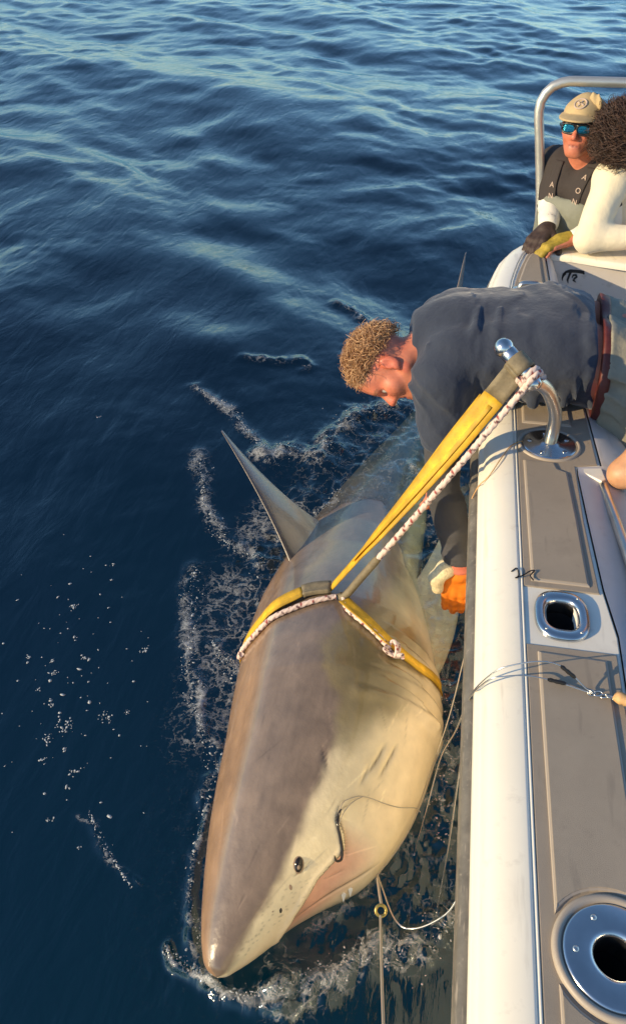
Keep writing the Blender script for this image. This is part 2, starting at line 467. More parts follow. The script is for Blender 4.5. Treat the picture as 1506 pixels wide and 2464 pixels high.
# oval hawse hole
V, F = lathe_arrays([(1.0, -.002), (.985, .006), (.94, .0105), (.80, .0115), (.66, .0105), (.60, .005), (.575, -.006), (.565, -.04), (.56, -.10)], (HAWSE[0], HAWSE[1], .7955), 72, (.0585, .0735), 2.7)
hz = link('hawse_ring', mesh_np('hawse_ring', V, F), M['steel'], boat)
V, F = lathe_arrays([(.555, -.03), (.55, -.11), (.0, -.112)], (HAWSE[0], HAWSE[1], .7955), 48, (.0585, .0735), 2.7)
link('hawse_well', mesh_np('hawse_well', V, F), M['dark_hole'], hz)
for sx in (-1, 1):
    for sy in (-1, 1):
        screw((HAWSE[0] + sx * .036, HAWSE[1] + sy * .0505, .8062), .0034, hz)

# bent steel davit standing on the gunwale
DB = np.array([.336, 1.931, .798])
dav = link('davit', None or MB().tube(smooth_path([DB + (0, 0, .0), DB + (.001, -.002, .06), (.328, 1.915, .92), (.292, 1.885, .998), (.238, 1.85, 1.05), (.19, 1.92 - .03, 1.083)], 40), .0185, 18).mesh('davit'), M['steel_dull'], boat)
V, F = lathe_arrays([(.088, -.002), (.0875, .005), (.083, .0085), (.078, .0065), (.0755, .0035)], (DB[0], DB[1], .7965), 56, (1, .95)); link('davit_rim', mesh_np('davit_rim', V, F), M['nonskid_edge'], dav)
V, F = lathe_arrays([(.076, .001), (.0755, .006), (.07, .008), (.03, .008), (.024, .014), (.019, .016)], (DB[0], DB[1], .7965), 56, (1, .95)); link('davit_plate', mesh_np('davit_plate', V, F), M['steel'], dav)
for a in (.5, 1.75, 3.0, 4.3, 5.5):
    screw((DB[0] + .055 * math.cos(a), DB[1] + .052 * math.sin(a), .8045), .007, dav, M['steel'])
def ball(name, c, r, m_, parent, sq=(1, 1, 1), seg=24):
    V, F = lathe_arrays([(r * math.sin(t), -r * math.cos(t)) for t in np.linspace(.02, math.pi - .02, seg // 2)], (0, 0, 0), seg)
    V = V * np.array(sq) + np.array(c)
    return link(name, mesh_np(name, V, F), m_, parent)
ball('ball_knob', (.166, 1.905, 1.098), .0255, M['steel'], dav)
kn = MB().tube([(.168, 1.904, 1.095), (.178, 1.897, 1.089), (.196, 1.885, 1.078)], [.021, .0225, .0225], 18)
link('knob_collar', kn.mesh('knob_collar'), M['steel'], dav)
ball('neck_knob', (.2435, 1.838, 1.040), .0225, M['steel'], dav, (1.15, .9, .9))

# inner coaming: slopes down inboard from the gunwale, with the grab rail over it
prof = [(0, .799), (.012, .7955), (.03, .775), (.06, .715), (.085, .63), (.095, .5), (.1, .15)]
edge = [(.432, -3), (.437, 1.0), (.440, 1.22), (.424, 1.36), (.412, 1.6), (.404, 1.80), (.4055, 1.835), (.470, 1.85), (.455, 2.15), (.425, 2.75), (.405, 3.1), (.403, 3.392)]
V = []
for (x, y) in edge:
    wide = .0 + .11 * float(sstep(1.0, 1.4, y) * sstep(1.9, 1.8, y)) + .09 * float(sstep(1.84, 1.86, y) * sstep(3.0, 2.2, y))
    bx = .4405 if 1.3 < y < 1.84 else x
    for (o_, z) in prof:
        V.append((x + .0005 + (o_ if o_ < .02 else o_ + (bx - x) + wide * min(1, o_ / .06)), y, z))
cm = mesh_np('coaming', V, grid_faces(len(edge), len(prof)))
link('coaming', cm, M['liner'], boat)
link('coaming_step', prism_mesh('coaming_step', [(.409, 1.828), (.465, 1.786), (.477, 1.80), (.4715, 1.8495), (.409, 1.836)], .772, .7945, .003), M['gelcoat'], boat, smooth=False)
gr = link('grab_rail', MB().tube(smooth_path([(.470, 1.822, .742), (.468, 1.80, .778), (.474, 1.74, .783), (.492, 1.52, .795), (.508, 1.30, .80), (.53, .9, .80), (.54, .4, .80), (.54, .36, .72)], 50), .0125, 14).mesh('grab_rail'), M['steel_dull'], boat)
ball('rail_foot', (.469, 1.812, .752), .021, M['steel_dull'], gr, (1, 1, .6))
ball('rail_stud', (.452, 1.745, .765), .012, M['black_rubber'], gr, (1, 1.6, .8))
# transom wall seen over the man's back, its narrow cap, deck and stern platform
link('transom_wall', box_mesh('transom_wall', (.4005, 3.395, .15), (2.40, 3.46, .792), .006), M['liner'], boat, smooth=False)
V = []
xs = np.array([.405, .45, .52, .62, .75, 1.0, 1.6, 2.38]); dy = np.array([.02, .01, 0, -.03, -.06, -.08, -.08, -.08])
for x, d in zip(xs, dy):
    V += [(x, 3.38 + d, .775), (x, 3.38 + d, .797), (x, 3.388 + d, .803), (x, 3.45, .804), (x, 3.478, .8015)]
link('transom_cap', mesh_np('transom_cap', V, grid_faces(len(xs), 5)), M['gelcoat'], boat)
link('deck', box_mesh('deck', (.30, -3, .10), (2.55, 3.45, .15), 0), M['deck'], boat, smooth=False)
link('stern_platform', box_mesh('stern_platform', (.36, 3.66, .12), (2.5, 4.5, .2), .02), M['gelcoat'], boat, smooth=False)
# pop-up cleat on the stern gunwale
cl = link('cleat', MB().tube(smooth_path([(.285, 3.0, .8), (.288, 3.0, .818), (.30, 3.002, .8235), (.34, 3.006, .8235), (.352, 3.007, .818), (.355, 3.007, .80)], 24), [.012] * 24, 12).mesh('cleat'), M['steel_dull'], boat)
V, F = lathe_arrays([(1, -.001), (.97, .004), (.8, .005), (0, .005)], (.32, 3.003, .797), 40, (.064, .042), 2.5); link('cleat_plate', mesh_np('cleat_plate', V, F), M['steel'], cl)
link('rail_bracket', box_mesh('rail_bracket', (.121, 2.955, .70), (.149, 2.985, .748), .005), M['gelcoat'], boat, smooth=False)
# maker's black mark on the transom wall: two hooked strokes under a sloping bar
lg = MB()
def stroke(pts, w):
    P = np.array([(.49 + x * .085, 0, .655 + z * .085) for x, z in pts]); n = len(P)
    T = np.gradient(P, axis=0); T /= np.linalg.norm(T, axis=1)[:, None]; Nn = np.stack([-T[:, 2], 0 * T[:, 0], T[:, 0]], 1)
    ww = np.array(w)[:, None] * .085
    V = np.concatenate([P + Nn * ww, P - Nn * ww]); V[:, 1] = 3.3925
    V2 = V.copy(); V2[:, 1] = 3.3955
    F = [[i, i + 1, n + i + 1, n + i] for i in range(n - 1)]; m_ = 2 * n
    F += [[m_ + a for a in f[::-1]] for f in F]
    F += [[i, m_ + i, m_ + i + 1, i + 1] for i in range(n - 1)] + [[n + i + 1, m_ + n + i + 1, m_ + n + i, n + i] for i in range(n - 1)]
    lg.add(np.concatenate([V, V2]), F)
stroke([(-.02, .72), (.12, .86), (.3, .92), (.6, .93), (.95, .90), (1.0, .80)], [.02, .06, .08, .075, .08, .03])
stroke([(.12, .80), (.02, .66), (.0, .52), (.04, .40)], [.05, .055, .03, .01])
stroke([(.34, .86), (.30, .65), (.27, .45), (.33, .28)], [.06, .05, .045, .01])
stroke([(.46, .58), (.50, .72), (.62, .74), (.68, .64), (.60, .56), (.56, .46), (.70, .36)], [.02, .05, .05, .05, .05, .05, .01])
link('emblem', lg.mesh('emblem'), M['logo_black'], boat, smooth=False)
bpy.data.objects.remove(cA); bpy.data.objects.remove(cB)

# tow arch standing at the stern
arch = empty('tow_arch', 'pale bent tube arch rising at the stern behind the capped man', 'railing')
AY = 3.70
arch_tube = MB().tube(smooth_path([(.385, AY, .16), (.386, AY, .6), (.381, AY, .86), (.33, AY, 1.15), (.305, AY, 1.28), (.313, AY, 1.335), (.345, AY, 1.375), (.40, AY, 1.392), (.52, AY, 1.396), (1.6, AY, 1.40), (2.2, AY, 1.39), (2.29, AY, 1.34), (2.30, AY, 1.2), (2.29, AY, .16)], 130), .0195, 16)
link('tube', arch_tube.mesh('tube'), M['aluminium'], arch)
for x in (.385, 2.29):
    V, F = lathe_arrays([(.05, .0), (.05, .012), (.024, .02), (.022, .04)], (x, AY, .2), 24); link('foot_plate', mesh_np('foot_plate', V, F), M['aluminium'], arch)

# ------------------------------------------------------------------ the shark
shark = empty('shark', 'huge grey and cream shark lying on its side at the surface in a yellow sling', 'shark')
m = mat('shark_skin', rough=.32, attr='Col', var=(11, .14), bump=(70, .28, .004), coat=.6, spec=.5)
m.node_tree.nodes['Principled BSDF'].inputs['Coat Roughness'].default_value = .09
M['shark_skin'] = m
BOUND = np.array([(.69, .9), (.713, .785), (.746, .52), (.796, .446), (.841, .42), (.898, .323), (.952, .2), (1.034, .138), (1.104, .154), (1.174, .169), (1.24, .185), (1.335, .092), (1.409, -.031), (1.462, -.123), (1.54, -.154), (1.631, -.062), (1.75, .25), (1.95, .55), (2.3, .75), (4.5, .9)])
MOUTH = np.array([(.815, 1.75), (.829, 1.492), (.857, 1.215), (.89, 1.046), (.931, .877), (.964, .831), (1.005, .785), (1.03, .662), (1.055, .477)])

def poly_dist(y, p, line):
    """distance to a polyline in (y, arc) space, in metres, plus the parameter 0..1 along it"""
    c, r, cz = shark_section(y)
    best = np.full(y.shape, 9.0); tt = np.zeros(y.shape)
    n = len(line) - 1
    for k in range(n):
        (y0, p0), (y1, p1) = line[k], line[k + 1]
        rm = np.maximum(r, .02)
        ax, ay = (y1 - y0), (p1 - p0) * rm
        bx, by = (y - y0), (p - p0) * rm
        t = np.clip((bx * ax + by * ay) / (ax * ax + ay * ay + 1e-9), 0, 1)
        d = np.hypot(bx - t * ax, by - t * ay)
        w = d < best; best = np.where(w, d, best); tt = np.where(w, (k + t) / n, tt)
    return best, tt

CREASES = [([(1.285, .625), (1.235, .60), (1.185, .56)], .0042, 1.25), ([(1.305, .745), (1.25, .72), (1.19, .685)], .0038, 1.25), ([(1.215, .535), (1.15, .538)], .003, .9), ([(.868, 1.66), (.915, 1.545), (.956, 1.455), (.997, 1.42), (1.04, 1.43)], .005, 1.1), ([(1.045, .62), (1.02, .80), (1.0, 1.0)], .003, .7), ([(.955, 1.05), (.985, 1.12)], .003, .5),
           ([(1.215, .06), (1.19, .10), (1.17, .125)], .003, .9), ([(1.215, .10), (1.18, .14), (1.155, .17)], .003, .9),
           ([(1.429, .246), (1.435, .55), (1.45, .9), (1.475, 1.2), (1.48, 1.5)], .0045, .8), ([(1.50, .25), (1.51, .6), (1.53, .95), (1.545, 1.4)], .0045, .6), ([(1.56, .3), (1.57, .7), (1.585, 1.2)], .004, .5),
           ([(1.11, .56), (1.075, .47), (1.045, .50)], .0022, .7), ([(1.10, .46), (1.07, .43)], .002, .6), ([(.915, .53), (.935, .56)], .002, .7), ([(.925, .60), (.955, .55)], .002, .6)]
ny, nph = 520, 360
yy = .7002 + (4.45 - .7002) * np.linspace(0, 1, ny) ** 1.75
pp = np.linspace(-math.pi, math.pi, nph, endpoint=False)
Yg, Pg = np.meshgrid(yy, pp, indexing='ij')
P = shark_point(Yg.ravel(), Pg.ravel())
yv, pv = Yg.ravel(), Pg.ravel()
c_, r_, z_ = shark_section(yv)
rad = np.stack([np.sin(pv), 0 * pv, np.cos(pv)], 1)
# mouth: everything behind the upper jaw edge sinks, so the lip stands proud
mphi = np.interp(yv, MOUTH[:, 0], MOUTH[:, 1])
dm, tm = poly_dist(yv, pv, MOUTH)
side = (pv > mphi) & (yv > .815) & (yv < 1.06) & (pv < 2.4)
front = (yv <= .83) & (pv > 1.4)
sgn = np.where(side, dm, -dm)
fade = sstep(1.07, .99, yv) * sstep(2.6, 1.7, pv)
disp = -.025 * sstep(-.001, .007, sgn) * fade * sstep(.20, .05, dm)
disp += .004 * np.exp(-((sgn + .010) / .008) ** 2) * fade
dark = np.exp(-(np.maximum(0, sgn - .001) / .004) ** 2) * (sgn > -.003) * sstep(1.075, 1.05, yv) * sstep(1.9, 1.6, pv) * (yv > .82)
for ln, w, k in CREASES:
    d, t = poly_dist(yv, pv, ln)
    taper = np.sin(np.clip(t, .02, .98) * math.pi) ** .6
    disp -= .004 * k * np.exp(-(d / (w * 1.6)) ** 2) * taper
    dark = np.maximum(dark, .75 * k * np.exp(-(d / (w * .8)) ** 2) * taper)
for yk in (1.415, 1.48, 1.54, 1.60, 1.655):
    u = (yv - yk + .05 * (pv - .9) * .3) / .055
    disp += .011 * np.clip(u, 0, 1) * (u < 1) * sstep(.35, .7, pv) * sstep(1.95, 1.5, pv)
for off in (.0,):
    d, t = poly_dist(yv, pv, [(1.40, .25), (1.42, .6), (1.455, 1.2)])
    disp += .008 * np.exp(-(d / .02) ** 2)
P += rad * disp[:, None]
nz = fbm(P, 7, 4, 3); nz2 = fbm(P, 26, 3, 9); nz3 = fbm(P * np.array([1, .25, 1]), 60, 3, 4)
pb = np.interp(yv, BOUND[:, 0], BOUND[:, 1])
w_ = .05 + .05 * sstep(1.25, 1.5, yv) - .02 * sstep(1.0, .8, yv)
edge = (pv - pb) * np.maximum(r_, .04) + nz * (.018 + .022 * sstep(.95, 1.3, yv)) + nz2 * .010
white = sstep(-w_ * .25, w_ * .55, edge)
white = np.where(pv < -1.75 + nz * .1, sstep(-1.75, -1.95, pv), white)
back = np.array([.225, .166, .120]) * (1 + .30 * nz + .22 * nz3 + .14 * nz2)[:, None]
back = back * (1 - .10 * sstep(-.75, -.45, pv) * sstep(0.2, -.2, pv))[:, None]  # shade painted into the back, right of the ridge
sunlit_warm = sstep(-.58, -.85, pv + .1 * nz)[:, None]  # warm sunlight painted into the skin on the sun side of the ridge
back = back * (1 + sunlit_warm * np.array([.34, .13, -.10]))
belly = np.array([.82, .69, .43]) * (1 + .07 * nz + .05 * nz2)[:, None]
belly = belly * (1 + sstep(.25, .9, (pv - pb))[:, None] * np.array([.05, .01, .06]))
olive = np.array([.235, .185, .085]) * (1 + .25 * nz + .2 * nz2)[:, None]
ol = sstep(1.20, 1.36, yv + nz * .10 - .28 * sstep(.3, .9, pv) * 0.6) * sstep(2.6, 1.7, yv) * sstep(1.15, .55, pv + nz * .25)
belly = belly * (1 - ol[:, None]) + olive * ol[:, None]
yel = np.exp(-((edge - .012) / .014) ** 2) * sstep(1.3, 1.42, yv) * sstep(1.8, 1.6, yv)
belly = belly * (1 - .5 * yel[:, None]) + np.array([.34, .27, .07]) * .5 * yel[:, None]
col = back * (1 - white[:, None]) + belly * white[:, None]
pink = np.clip(sstep(.0, .006, sgn) * sstep(.17, .05, sgn + .02 * nz) * fade * 1.0, 0, 1)[:, None]
col = col * (1 - .85 * pink) + np.array([.74, .36, .25]) * (1 + .2 * nz2)[:, None] * .85 * pink
# sensory pores, scuffs and scratches
sp = RNG.uniform(size=(60, 2)) * [.22, .55] + [.74, .5]
for (sy, spn) in sp:
    d = np.hypot(yv - sy, (pv - spn) * r_); col *= (1 - .35 * np.exp(-(d / .0022) ** 2))[:, None]
for k in range(64):
    y0 = RNG.uniform(.8, 2.1); p0 = RNG.uniform(-.9, .9); l = RNG.uniform(.03, .12); a = RNG.normal(0, .5)
    d, t = poly_dist(yv, pv, [(y0, p0), (y0 + l * math.cos(a), p0 + l * math.sin(a) / .3)])
    col *= (1 + RNG.choice([-.25, .3]) * np.exp(-(d / .0022) ** 2) * np.sin(t * math.pi))[:, None]
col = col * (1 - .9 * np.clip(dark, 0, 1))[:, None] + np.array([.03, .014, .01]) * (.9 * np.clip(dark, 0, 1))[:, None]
V = np.vstack([P, shark_point(np.array([.7]), np.array([0.])) * 0 + [-.349, .6995, .045]])
F = grid_faces(ny, nph, cv=True)
Fl = F.tolist() + [[(k + 1) % nph, k, ny * nph] for k in range(nph)]
me = mesh_np('body', V, Fl); set_attr(me, 'Col', np.clip(np.vstack([col, col[:nph].mean(0)]), .004, 1))
body = link('body', me, m, shark)
me.calc_loop_triangles() if hasattr(me, 'calc_loop_triangles') else None

def on_shark(y, p, off=0.0):
    y = np.atleast_1d(np.asarray(y, float)); p = np.atleast_1d(np.asarray(p, float))
    a = shark_point(y, p); e = 1e-3
    du = shark_point(y + e, p) - shark_point(y - e, p); dv = shark_point(y, p + e) - shark_point(y, p - e)
    n = np.cross(du, dv); n /= np.linalg.norm(n, axis=1)[:, None]
    flip = np.sign((n * np.stack([np.sin(p), 0 * p, np.cos(p)], 1)).sum(1)); n *= flip[:, None]
    return a + n * np.asarray(off).reshape(-1, 1) if np.ndim(off) else a + n * off, n

def bez(a, b, c, t): return np.outer((1 - t) ** 2, a) + np.outer(2 * t * (1 - t), b) + np.outer(t * t, c)
def fin(name, le, te, thick, colfn, sides=48, nt=80, flare=.02):
    t = np.linspace(0, 1, nt)
    L_ = bez(*[np.array(q, float) for q in le], t); T_ = bez(*[np.array(q, float) for q in te], t)
    ch = T_ - L_; span = np.gradient((L_ + T_) / 2, axis=0)
    nrm = np.cross(ch, span); nrm /= np.linalg.norm(nrm, axis=1)[:, None] + 1e-9
    if name != 'x': nrm[-2:] = nrm[-3]
    a = np.linspace(0, 2 * math.pi, sides, endpoint=False)
    u = (1 - np.cos(a)) / 2                                  # 0 at the leading edge, 1 at the trailing edge
    th = np.sign(np.sin(a)) * (2.6 * np.sqrt(u) * (1 - u) * .5 + .02)
    tk = thick * (1 - t) ** .8 + flare * np.exp(-t / .08) + .002
    V = L_[:, None] + u[None, :, None] * ch[:, None] + (th[None] * tk[:, None])[..., None] * nrm[:, None]
    V = V.reshape(-1, 3)
    F = grid_faces(nt, sides, cv=True).tolist() + [[(nt - 1) * sides + i for i in range(sides)]]
    me = mesh_np(name, V, F)
    bm = bmesh.new(); bm.from_mesh(me); bmesh.ops.recalc_face_normals(bm, faces=bm.faces); bm.to_mesh(me); bm.free()
    U = np.tile(u, nt); TT = np.repeat(t, sides)
    set_attr(me, 'Col', np.clip(colfn(U, TT, V), .004, 1))
    return link(name, me, m, shark)

def dorsal_col(u, t, V):
    n = fbm(V, 14, 4, 5)
    base = np.array([.25, .205, .165]) * (1 + .3 * n)[:, None]
    lead = sstep(.14, .05, u)[:, None]
    pale = (sstep(.14, .3, u) * sstep(.5, .05, t))[:, None]
    base = base * (1 + .5 * pale * np.array([1, .95, .75]))
    return base * (1 - .45 * lead)
fin('dorsal_fin', [(-.455, 2.10, .08), (-.575, 2.27, .20), (-.80, 2.50, .35)], [(-.385, 2.43, .0), (-.55, 2.36, .17), (-.80, 2.512, .35)], .024, dorsal_col, flare=.014)
def pec_col(u, t, V):
    n = fbm(V, 9, 4, 6); return np.array([.84, .66, .40]) * (1 + .25 * n)[:, None] * (1 - .8 * sstep(.86, .97, t))[:, None]
fin('pectoral_fin', [(.04, 1.58, -.02), (.25, 1.90, -.035), (.155, 2.72, -.12)], [(-.03, 2.10, -.02), (.03, 2.2, -.045), (.13, 2.74, -.14)], .03, pec_col, flare=.03)
fin('pectoral_fin', [(-.42, 1.62, -.20), (-.55, 1.8, -.42), (-.72, 2.3, -.75)], [(-.40, 1.98, -.22), (-.48, 2.05, -.4), (-.72, 2.32, -.75)], .03, pec_col, flare=.03)
def tail_col(u, t, V): return np.array([.20, .155, .125]) * (1 + .3 * fbm(V, 12, 3, 8))[:, None]
fin('tail_fin', [(.020, 4.26, -.20), (.050, 4.50, -.04), (.096, 4.68, .30)], [(.115, 4.52, -.22), (.100, 4.60, -.02), (.102, 4.70, .30)], .03, tail_col, flare=.01)
fin('tail_fin', [(.045, 4.22, -.28), (.02, 4.45, -.40), (-.03, 4.6, -.70)], [(.06, 4.50, -.26), (.045, 4.5, -.36), (-.03, 4.61, -.70)], .022, tail_col, flare=.01)
# eye, nostrils
q, n = on_shark(.94, .462, .002)
def disc_on(name, y, p, ry, rp, mt, parent, h=.004, rot=0):
    """low dome lying on the skin, ry along the body, rp across"""
    a = np.linspace(0, 2 * math.pi, 28, endpoint=False); rings = [(1, 0), (.85, .6), (.5, .92), (.0, 1)]
    q, n = on_shark(y, p); q = q[0]; n = n[0]
    t1 = np.array([0, 1, 0.]); t1 -= n * n.dot(t1); t1 /= np.linalg.norm(t1); t2 = np.cross(n, t1)
    t1, t2 = t1 * math.cos(rot) + t2 * math.sin(rot), t2 * math.cos(rot) - t1 * math.sin(rot)
    V = [q + n * (h * z - .0015) + t1 * ry * s * math.cos(b) + t2 * rp * s * math.sin(b) for s, z in rings for b in a]
    o = link(name, mesh_np(name, V, grid_faces(4, 28, cv=True)), mt, parent)
    return o
M['eye_dark'] = mat('eye_dark', (.02, .015, .012), .12, var=(90, .3))
M['eye_lid'] = mat('eye_lid', (.33, .23, .15), .4, var=(90, .3))
lid = disc_on('eyelid', .938, .462, .0225, .0155, M['eye_lid'], shark, .003, .35)
disc_on('eye', .938, .462, .019, .0115, M['eye_dark'], lid, .0075, .35)
disc_on('pupil', .9345, .475, .009, .006, M['eye_lid'], lid, .0085, .35)
disc_on('nostril', .847, .81, .0075, .0050, M['eye_dark'], shark, .0022, .6)
disc_on('nostril', .893, .615, .0085, .0052, M['eye_lid'], shark, .0022, .8)
disc_on('scar', .838, .68, .0035, .0025, M['eye_lid'], shark, .0018, 0)
# a few teeth showing at the jaw edge
M['tooth'] = mat('tooth', (.8, .76, .66), .3)
for (y, p) in ((.968, 1.60), (.955, 1.66)):
    q, n = on_shark(y, p, -.004); q = q[0]
    V = [q + np.array(d) for d in ((-.006, -.002, 0), (.006, .002, 0), (0, .005, .003), (.001, -.010, -.022))]
    link('tooth', mesh_np('tooth', V, [[0, 1, 3], [1, 2, 3], [2, 0, 3], [0, 2, 1]]), M['tooth'], shark, smooth=False)
#%%SEA
# ------------------------------------------------------------------ the sea
def wave_set():
    r = np.random.RandomState(11); W = []
    for k in range(7):
        lam = r.uniform(3.5, 9); W.append((lam, math.radians(232) + r.normal(0, .45), .008 * lam / 2, r.uniform(0, 6.28), 1.0, 0))
    for k in range(34):
        lam = math.exp(r.uniform(math.log(.55), math.log(3.2))); d = math.radians(228) + r.normal(0, .5) if r.rand() < .75 else r.uniform(0, 6.28)
        W.append((lam, d, .0030 * lam, r.uniform(0, 6.28), 1.7, 1))
    for k in range(54):
        lam = math.exp(r.uniform(math.log(.06), math.log(.6))); d = math.radians(222) + r.normal(0, .6) if r.rand() < .7 else r.uniform(0, 6.28)
        W.append((lam, d, .0050 * lam, r.uniform(0, 6.28), 1.5, 2))
    return W
WAVES = wave_set()
FOAM = {
    'a': [(-1.178, 3.34), (-1.078, 3.255), (-.947, 3.16), (-.821, 2.98), (-.715, 2.861)],
    'b': [(-1.006, 2.777), (-.945, 2.614), (-.872, 2.451), (-.775, 2.293), (-.711, 2.24), (-.627, 2.206), (-.551, 2.123)],
    'c': [(-.821, 2.1), (-.795, 1.946), (-.753, 1.827), (-.73, 1.695), (-.691, 1.575), (-.638, 1.482), (-.586, 1.396), (-.535, 1.329), (-.51, 1.284)],
    'd': [(-.668, 1.773), (-.619, 1.714), (-.571, 1.667), (-.54, 1.629)],
    'e': [(-.525, 1.247), (-.522, 1.179), (-.517, 1.089), (-.507, .993), (-.49, .917), (-.453, .848), (-.398, .767), (-.36, .715)],
    'f': [(-.508, .772), (-.465, .755), (-.429, .74), (-.381, .717), (-.332, .697), (-.267, .702), (-.19, .725)],
    'g': [(-.19, .728), (-.136, .76), (-.09, .792), (-.025, .832), (.064, .862), (.153, .912), (.203, .962)],
    'h': [(-.705, 2.813), (-.622, 2.877), (-.564, 2.871), (-.461, 2.823), (-.437, 3.029), (-.346, 3.227), (-.175, 3.333)],
    'i': [(-.522, 2.376), (-.449, 2.442), (-.376, 2.524), (-.339, 2.63)],
    'j': [(-.85, 1.1), (-.784, 1.029), (-.708, .958), (-.65, .91)],
    'k': [(-.035, 2.803), (.027, 2.665), (.088, 2.483)],
    'l': [(.112, 1.698), (.17, 1.575), (.16, 1.449), (.155, 1.347), (.143, 1.263), (.154, 1.15)],
    'n': [(-.984, 3.66), (-.892, 3.653), (-.732, 3.704), (-.662, 3.625)],
    'o': [(-.655, 4.609), (-.57, 4.561), (-.469, 4.371)],
}
# curve: (foam strength, half width, bump height)
FPAR = {'a': (.78, .028, .012), 'b': (.72, .034, .012), 'c': (.78, .028, .012), 'd': (.8, .02, .01), 'e': (.6, .014, .012), 'f': (.95, .013, .03), 'g': (.70, .045, .022),
        'h': (.72, .06, .03), 'i': (.5, .02, .006), 'j': (.5, .010, .006), 'k': (.45, .04, .02), 'l': (.45, .05, .015), 'n': (.42, .03, .02), 'o': (.5, .04, .03)}

def curve_dist(X, Y, pts):
    best = np.full(X.shape, 1e9)
    for (x0, y0), (x1, y1) in zip(pts[:-1], pts[1:]):
        ax, ay = x1 - x0, y1 - y0; t = np.clip(((X - x0) * ax + (Y - y0) * ay) / (ax * ax + ay * ay), 0, 1)
        best = np.minimum(best, np.hypot(X - x0 - t * ax, Y - y0 - t * ay))
    return best

def sea_height(X, Y, cell=None):
    X = np.asarray(X, float); Y = np.asarray(Y, float); P2 = np.stack([X, Y], 1)
    R = np.hypot(X, Y)
    if cell is None: cell = .01 * R
    lee = sstep(1.0, 4.5, R) * .87 + .13                       # calm slick beside the hull
    lee = np.maximum(lee, .8 * sstep(-.6, .1, X) * sstep(2.4, 3.4, Y))
    wx = X + .25 * vnoise(P2, .6, 5) + .06 * vnoise(P2, 2.2, 6); wy = Y + .25 * vnoise(P2, .6, 15) + .06 * vnoise(P2, 2.2, 16)
    patch = np.clip(.55 + 1.1 * fbm(P2 * [1, .6], .35, 3, 21), .08, 1.3)
    h = np.zeros_like(X)
    for lam, d, a, ph, k, kind in WAVES:
        vis = sstep(2.2, 4.0, lam / np.maximum(cell, 1e-6))
        th = 2 * math.pi / lam * (wx * math.cos(d) + wy * math.sin(d)) + ph
        s = ((1 + np.sin(th)) / 2) ** k * 2 - 1
        amp = a * vis * (1 if kind == 0 else lee if kind == 1 else lee * patch)
        h += amp * s
    # churned water round the animal and between it and the hull
    c, r, z = shark_section(np.clip(Y, .7, 4.4))
    near = np.exp(-(np.maximum(0, np.abs(X - c) - r) / .16) ** 2) * sstep(.55, .75, Y) * sstep(4.6, 3.2, Y)
    turb = near * (.35 + .65 * sstep(1.3, 2.4, Y)) + .8 * np.exp(-((X - .15) / .12) ** 2) * sstep(.75, 1.0, Y) * sstep(3.2, 2.0, Y)
    turb = np.clip(turb, 0, 1)
    h += turb * (.016 * fbm(P2, 9, 4, 31) + .010 * (1 - np.abs(fbm(P2, 14, 3, 41)) * 2.5))
    # added dip towards the hull ahead of the snout, shaped to widen the hull's reflection
    on = X + .03 + .02 * vnoise(P2, 14, 51) + .03 * vnoise(P2, 5, 52)
    h -= .115 * np.where(on > 0, on * on / (on + .03), 0) * sstep(.83, .66, Y) * sstep(1.4, .5, np.abs(X)) * sstep(-1.2, -.2, Y)
    foam = np.zeros_like(X)
    for k, pts in FOAM.items():
        f, w, b = FPAR[k]
        x0, y0, x1, y1 = min(p[0] for p in pts) - .4, min(p[1] for p in pts) - .4, max(p[0] for p in pts) + .4, max(p[1] for p in pts) + .4
        i = np.where((X > x0) & (X < x1) & (Y > y0) & (Y < y1))[0]
        if len(i) == 0: continue
        d = curve_dist(X[i] + .03 * vnoise(P2[i], 9, 3), Y[i] + .03 * vnoise(P2[i], 9, 4), pts)
        foam[i] = np.maximum(foam[i], f * np.exp(-(d / w) ** 2) * np.clip(.62 + .75 * fbm(P2[i], 11, 3, 77), .1, 1.15))
        h[i] += b * np.exp(-(d / (w * .9 + .008)) ** 2) * (.6 + .8 * np.abs(vnoise(P2[i], 22, 8)))
    foam = np.maximum(foam, turb * .17)
    froth = sstep(.21, .06, np.abs((c - r) - X - .07)) * sstep(1.2, 1.5, Y) * sstep(2.75, 2.4, Y) * (X < c)
    foam = np.maximum(foam, .42 * froth * np.clip(.55 + 1.0 * fbm(P2, 6, 4, 91), 0, 1))
    foam = np.maximum(foam, .40 * np.exp(-((np.abs(X - c) - r) / .03) ** 2) * sstep(.7, .8, Y) * sstep(2.5, 1.9, Y) * np.clip(.5 + fbm(P2, 13, 3, 79), 0, 1))
    return h, foam

hd = math.radians(9.9)
dense = np.linspace(-math.radians(56), math.radians(56), 640)
coarse = np.linspace(math.radians(56), 2 * math.pi - math.radians(56), 102)[1:-1]
ang = np.concatenate([dense, coarse])
rr = np.concatenate([[.12, .2, .28], np.geomspace(.36, 30, 800), np.geomspace(32, 4000, 60)])
A_, R_g = np.meshgrid(ang, rr, indexing='ij')
